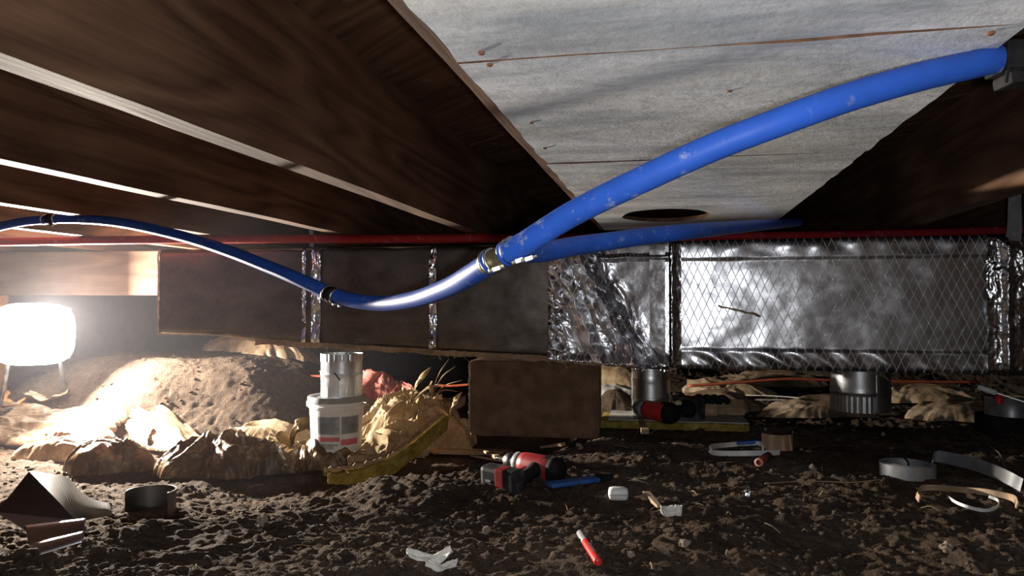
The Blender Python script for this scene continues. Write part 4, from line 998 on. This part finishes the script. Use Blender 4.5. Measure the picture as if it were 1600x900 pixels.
# coil of grey hanger strap with a loose tail
cc = hit(1416, 745, 0.0); t = empty('strap_coil', cc, 'coil of grey hanger strap with a loose tail reaching right', 'strap')
pts = []; turns = 3.6
for i in range(170):
    a = -0.2-2*math.pi*turns*i/169+math.pi*0.15; r = 0.060-0.028*i/169
    pts.append(Vector((r*math.cos(a), r*math.sin(a), 0.016)))
tail = [hit(1597, 776, 0.016)-cc, hit(1570, 762, 0.018)-cc, hit(1530, 745, 0.018)-cc, hit(1490, 733, 0.017)-cc, hit(1460, 728, 0.016)-cc]
bm = bmesh.new(); ribbon(bm, pts, Vector((0, 0, 1)), 0.029, 0.0014); obj('wound_strap', bm, 'strapgrey', t, True).modifiers.new('e', 'EDGE_SPLIT').split_angle = math.radians(40)
bm = bmesh.new(); ribbon(bm, catmull(tail+[pts[0]], 8), Vector((0.12, -0.2, 1)), 0.029, 0.0014); [setattr(v.co, 'z', v.co.z+0.006) for v in bm.verts]; obj('loose_tail', bm, 'strapgrey', t, True).modifiers.new('e', 'EDGE_SPLIT').split_angle = math.radians(40)
bm = bmesh.new(); tube(bm, catmull([Vector((0.0, 0, 0.012)), Vector((0.005, 0.0, 0.03)), Vector((-0.008, 0, 0.045))], 4), 0.0022, 8); obj('wire_tie', bm, 'rubber', t)
t = flatloop('card_strip', [(1437, 790), (1433, 782), (1442, 774), (1470, 772), (1510, 775), (1550, 780), (1583, 788), (1590, 800)], 0.014, 0.002, 'card', 'tan and white curled card strip below the strap coil', 'card strip', 0.012, Vector((0.1, -0.6, 1)))
flatloop('plastic_strip', [(1480, 783), (1500, 795), (1535, 804), (1557, 800), (1560, 790), (1545, 783)], 0.006, 0.0015, 'whiteplastic', 'thin pale strip curling inside the card strip at right', 'plastic strip', 0.008)

# tape rolls and knife at the right edge
tc_ = hit(1575, 676, 0.0)
def roll(name, loc, r, h, mat, lab, grp=None):
    t = empty(name, loc, lab, 'tape')
    bm = bmesh.new(); lathe(bm, [(r*0.56, 0), (r, 0), (r, 0.003), (r*0.995, 0.004), (r*0.995, h-0.004), (r, h-0.003), (r, h), (r*0.56, h), (r*0.56, 0)], 60); obj('tape_winding', bm, mat, t, True).modifiers.new('e', 'EDGE_SPLIT').split_angle = math.radians(35)
    bm = bmesh.new(); lathe(bm, [(r*0.53, -0.0005), (r*0.56, -0.0005), (r*0.56, h+0.0005), (r*0.53, h+0.0005), (r*0.53, -0.0005)], 40); obj('card_core', bm, 'card', t, True)
    return t
roll('tape_roll', Vector((tc_.x+0.01, tc_.y+0.04, tc_.z-0.004)), 0.082, 0.052, 'rubber', 'dark tape roll at the right edge underneath the silver roll')
roll('tape_roll', Vector((tc_.x+0.025, tc_.y+0.035, tc_.z+0.049)), 0.072, 0.056, plain('silver_tape', (0.20, 0.205, 0.215), 0.35, metal=0.5), 'silver grey tape roll stacked on the dark roll at the right edge')
a = W(1527, 604, 2.16); b = W(1598, 627, 2.10); t = empty('putty_knife', a, 'knife with white handle and bright blade resting on the tape rolls', 'knife')
dv = b-a; ln = dv.length; q_ = dv.to_track_quat('X', 'Z').to_matrix().to_4x4()
bm = bmesh.new(); box(bm, (0, -0.012, -0.008), (ln*0.44, 0.012, 0.008), q_, 0.006); obj('handle', bm, 'whiteplastic', t, True)
bm = bmesh.new(); box(bm, (ln*0.42, -0.005, -0.002), (ln*1.05, 0.005, 0.002), q_, 0.0008); obj('blade', bm, 'clamp', t)
c = W(1561, 624, 2.16); bm = bmesh.new(); lathe(bm, [(0.003, -0.014), (0.010, -0.012), (0.011, 0.004), (0.006, 0.014), (0.002, 0.015)], 14, cap=True); o = obj('wire_connector', bm, 'redglossy'); o.location = c; tag(o, 'small red wire connector on the tape roll under the knife', 'connector')
# card pieces beside the impact driver
sc_ = W(1105, 644, 2.38)
flap_sheet(0, 0, 0.14, 0.05, 0.05, 1.35, 'card', 'tan card box leaning behind the impact driver on the yellow board', 'card', 'card_piece', 0.12, 5, base=Vector((WY(1085, 640, 2.43).x, 2.43, H-0.345)))
flap_sheet(0, 0, 0.13, 0.05, -0.05, 1.4, 'kraft', 'brown card strip standing at the right end of the yellow board', 'card', 'card_piece', 0.05, 6, base=Vector((WY(1135, 640, 2.47).x, 2.47, H-0.345)))
c = Vector((WY(1060, 626, 2.40).x, 2.40, H-0.318)); bm = bmesh.new(); lathe(bm, [(0.019, -0.014), (0.017, 0.002), (0.009, 0.012), (0.003, 0.014)], 20, cap=True); o = obj('cream_cap', bm, plain('cream_plastic', (0.66, 0.52, 0.38), 0.5), None, True); o.location = c; tag(o, 'cream rounded cap resting against the impact driver', 'cap')
t = empty('black_gloves', Vector((WY(1105, 632, 2.44).x, 2.44, H-0.30)), 'crumpled black rubber gloves lying on the card pieces', 'gloves')
for k in range(4):
    bm = bmesh.new(); tube(bm, catmull([Vector((-0.04+0.022*k, 0, -0.01)), Vector((-0.025+0.024*k, -0.014, 0.004)), Vector((0.0+0.022*k, -0.022, -0.012))], 5), [0.011]*6+[0.010]*4+[0.006], 10); obj('glove_finger', bm, 'rubber', t, True)

# ------------------------------------------------------------------ sheet metal at the lower left
mp_ = W(70, 800, 1.25)
t = empty('bent_sheet_metal', mp_, 'dark bent sheet metal piece with pointed top at the lower left', 'sheet metal')
def poly(name, pts, mat, th=0.0012, parent=t, sub=0):
    bm = bmesh.new(); vs = [bm.verts.new(p_-parent.location) for p_ in pts]; f = bm.faces.new(vs)
    r = bmesh.ops.extrude_face_region(bm, geom=[f])
    nn = f.normal if f.is_valid else Vector((0, 0, 1)); bm.normal_update()
    nn = (vs[1].co-vs[0].co).cross(vs[2].co-vs[0].co).normalized()
    for v in r['geom']:
        if isinstance(v, bmesh.types.BMVert): v.co += nn*th
    return obj(name, bm, mat, parent)
apex = W(45, 737, 1.30)
poly('front_plate', [W(-6, 800, 1.22), apex, W(118, 812, 1.20), W(40, 829, 1.16)], 'steel_dark')
# curved back plate from the apex sweeping right
n = 24; P = np.zeros((2, n, 3))
top = catmull([W(45, 737, 1.302), W(75, 740, 1.34), W(105, 747, 1.38), W(125, 768, 1.41), W(150, 782, 1.43), W(185, 790, 1.46)], 5)[:n]
bot = catmull([W(118, 813, 1.202), W(118, 815, 1.24), W(125, 815, 1.29), W(140, 812, 1.34), W(160, 808, 1.38), W(186, 803, 1.42)], 5)[:n]
for i in range(n): P[0, i] = top[i]-mp_; P[1, i] = bot[i]-mp_
o = grid_obj('back_plate', P, 'steel_dark', t); md = o.modifiers.new('t', 'SOLIDIFY'); md.thickness = 0.001
t2_ = empty('reflective_duct_offcut', W(85, 840, 1.14), 'bright reflective metal offcut lying below the dark bent sheet', 'sheet metal')
u = np.linspace(0, 1, 30); v = np.linspace(0, 1, 24); U, V = np.meshgrid(u, v); P = np.zeros(U.shape+(3,))
A_, B_, C_, D_ = W(34, 830, 1.19), W(134, 820, 1.19), W(128, 852, 1.08), W(62, 872, 1.06)
for i in range(24):
    for j in range(30):
        p_ = (A_.lerp(B_, U[i, j])).lerp(D_.lerp(C_, U[i, j]), V[i, j]); p_ = p_+Vector((0, 0, 0.004+0.010*math.sin(V[i, j]*2*math.pi*1.5)))
        P[i, j] = p_-t2_.location
o = grid_obj('sheet', P, 'steel', t2_); md = o.modifiers.new('t', 'SOLIDIFY'); md.thickness = 0.0008
# short curved band
c = hit(226, 800, -0.01); t3 = empty('metal_band', Vector((c.x, c.y+0.02, c.z)), 'short curved dark metal band standing on the foreground ridge', 'sheet metal')
bm = bmesh.new(); pts = [Vector((0.056*math.cos(a), 0.056*math.sin(a), 0.026)) for a in np.linspace(math.radians(-12), math.radians(205), 50)]
ribbon(bm, pts, Vector((0, 0, 1)), 0.058, 0.001); obj('band', bm, 'steel_dark', t3, True).modifiers.new('e', 'EDGE_SPLIT').split_angle = math.radians(40)
bm = bmesh.new(); tube(bm, [Vector((0.056*math.cos(a), 0.056*math.sin(a), 0.0555)) for a in np.linspace(math.radians(-12), math.radians(205), 50)], 0.0009, 6); obj('rolled_rim', bm, 'steel', t3, True)

# ------------------------------------------------------------------ loose clods, crumbs and straw, too many to count
rng = np.random.default_rng(3)
ico = bmesh.new(); bmesh.ops.create_icosphere(ico, subdivisions=1, radius=1.0); ico.verts.ensure_lookup_table()
IV = np.array([v.co[:] for v in ico.verts]); IF = np.array([[v.index for v in f.verts] for f in ico.faces]); ico.free()
def scatter(name, n, smin, smax, mat, seed, yr=(0.9, 4.0), flat=0.6):
    rg = np.random.default_rng(seed)
    Y = yr[0]+(yr[1]-yr[0])*rg.random(n)**1.7; X = (rg.random(n)*2-1)*(Y*0.95)-Y*0.2
    clump = perlin(X*4, Y*4, seed+1) > -0.15; X, Y = X[clump], Y[clump]; n = len(X)
    Z = ground_rel(X, Y)+H; s = smin+(smax-smin)*rg.random(n)**4
    V = np.repeat(IV[None], n, 0)*(1+0.5*(rg.random((n, len(IV), 1))-0.5)); V = V*s[:, None, None]*np.stack([0.7+0.8*rg.random(n), 0.7+0.6*rg.random(n), np.full(n, flat)], -1)[:, None, :]
    V = V+np.stack([X, Y, Z+s*0.15], -1)[:, None, :]
    Fc = (IF[None]+(np.arange(n)*len(IV))[:, None, None]).reshape(-1, 3); V = V.reshape(-1, 3)
    me = bpy.data.meshes.new(name); me.vertices.add(len(V)); me.vertices.foreach_set('co', V.astype(np.float32).ravel())
    me.loops.add(len(Fc)*3); me.loops.foreach_set('vertex_index', Fc.astype(np.int32).ravel())
    me.polygons.add(len(Fc)); me.polygons.foreach_set('loop_start', np.arange(0, len(Fc)*3, 3, dtype=np.int32)); me.polygons.foreach_set('loop_total', np.full(len(Fc), 3, dtype=np.int32))
    me.update(calc_edges=True); me.validate(); return link(name, me, mat)
tag(scatter('soil_crumbs', 26000, 0.0012, 0.009, 'dirt', 5), 'loose brown soil crumbs and clods over the ground', 'soil', kind='stuff')
tag(scatter('pale_grit', 1500, 0.0008, 0.0038, 'stone', 15), 'pale grit and small chips strewn over the dirt', 'grit', kind='stuff')
rnd = random.Random(9); bm = bmesh.new()
for k in range(230):
    Y = rnd.uniform(1.0, 3.6); X = rnd.uniform(-1, 1)*Y*0.85-Y*0.15; a = rnd.gauss(0, 0.7); l = rnd.uniform(0.008, 0.045)
    z = gz(X, Y); p0 = Vector((X, Y, z+0.002)); X2, Y2 = X+math.cos(a)*l, Y+math.sin(a)*l; p2 = Vector((X2, Y2, gz(X2, Y2)+0.003)); p1 = (p0+p2)/2+Vector((0, 0, rnd.uniform(0.001, 0.008)))
    tube(bm, catmull([p0, p1, p2], 3), rnd.uniform(0.0004, 0.0011), 4)
tag(obj('straw_bits', bm, 'straw'), 'bits of straw, roots and fibre strewn over the dirt', 'straw', kind='stuff')
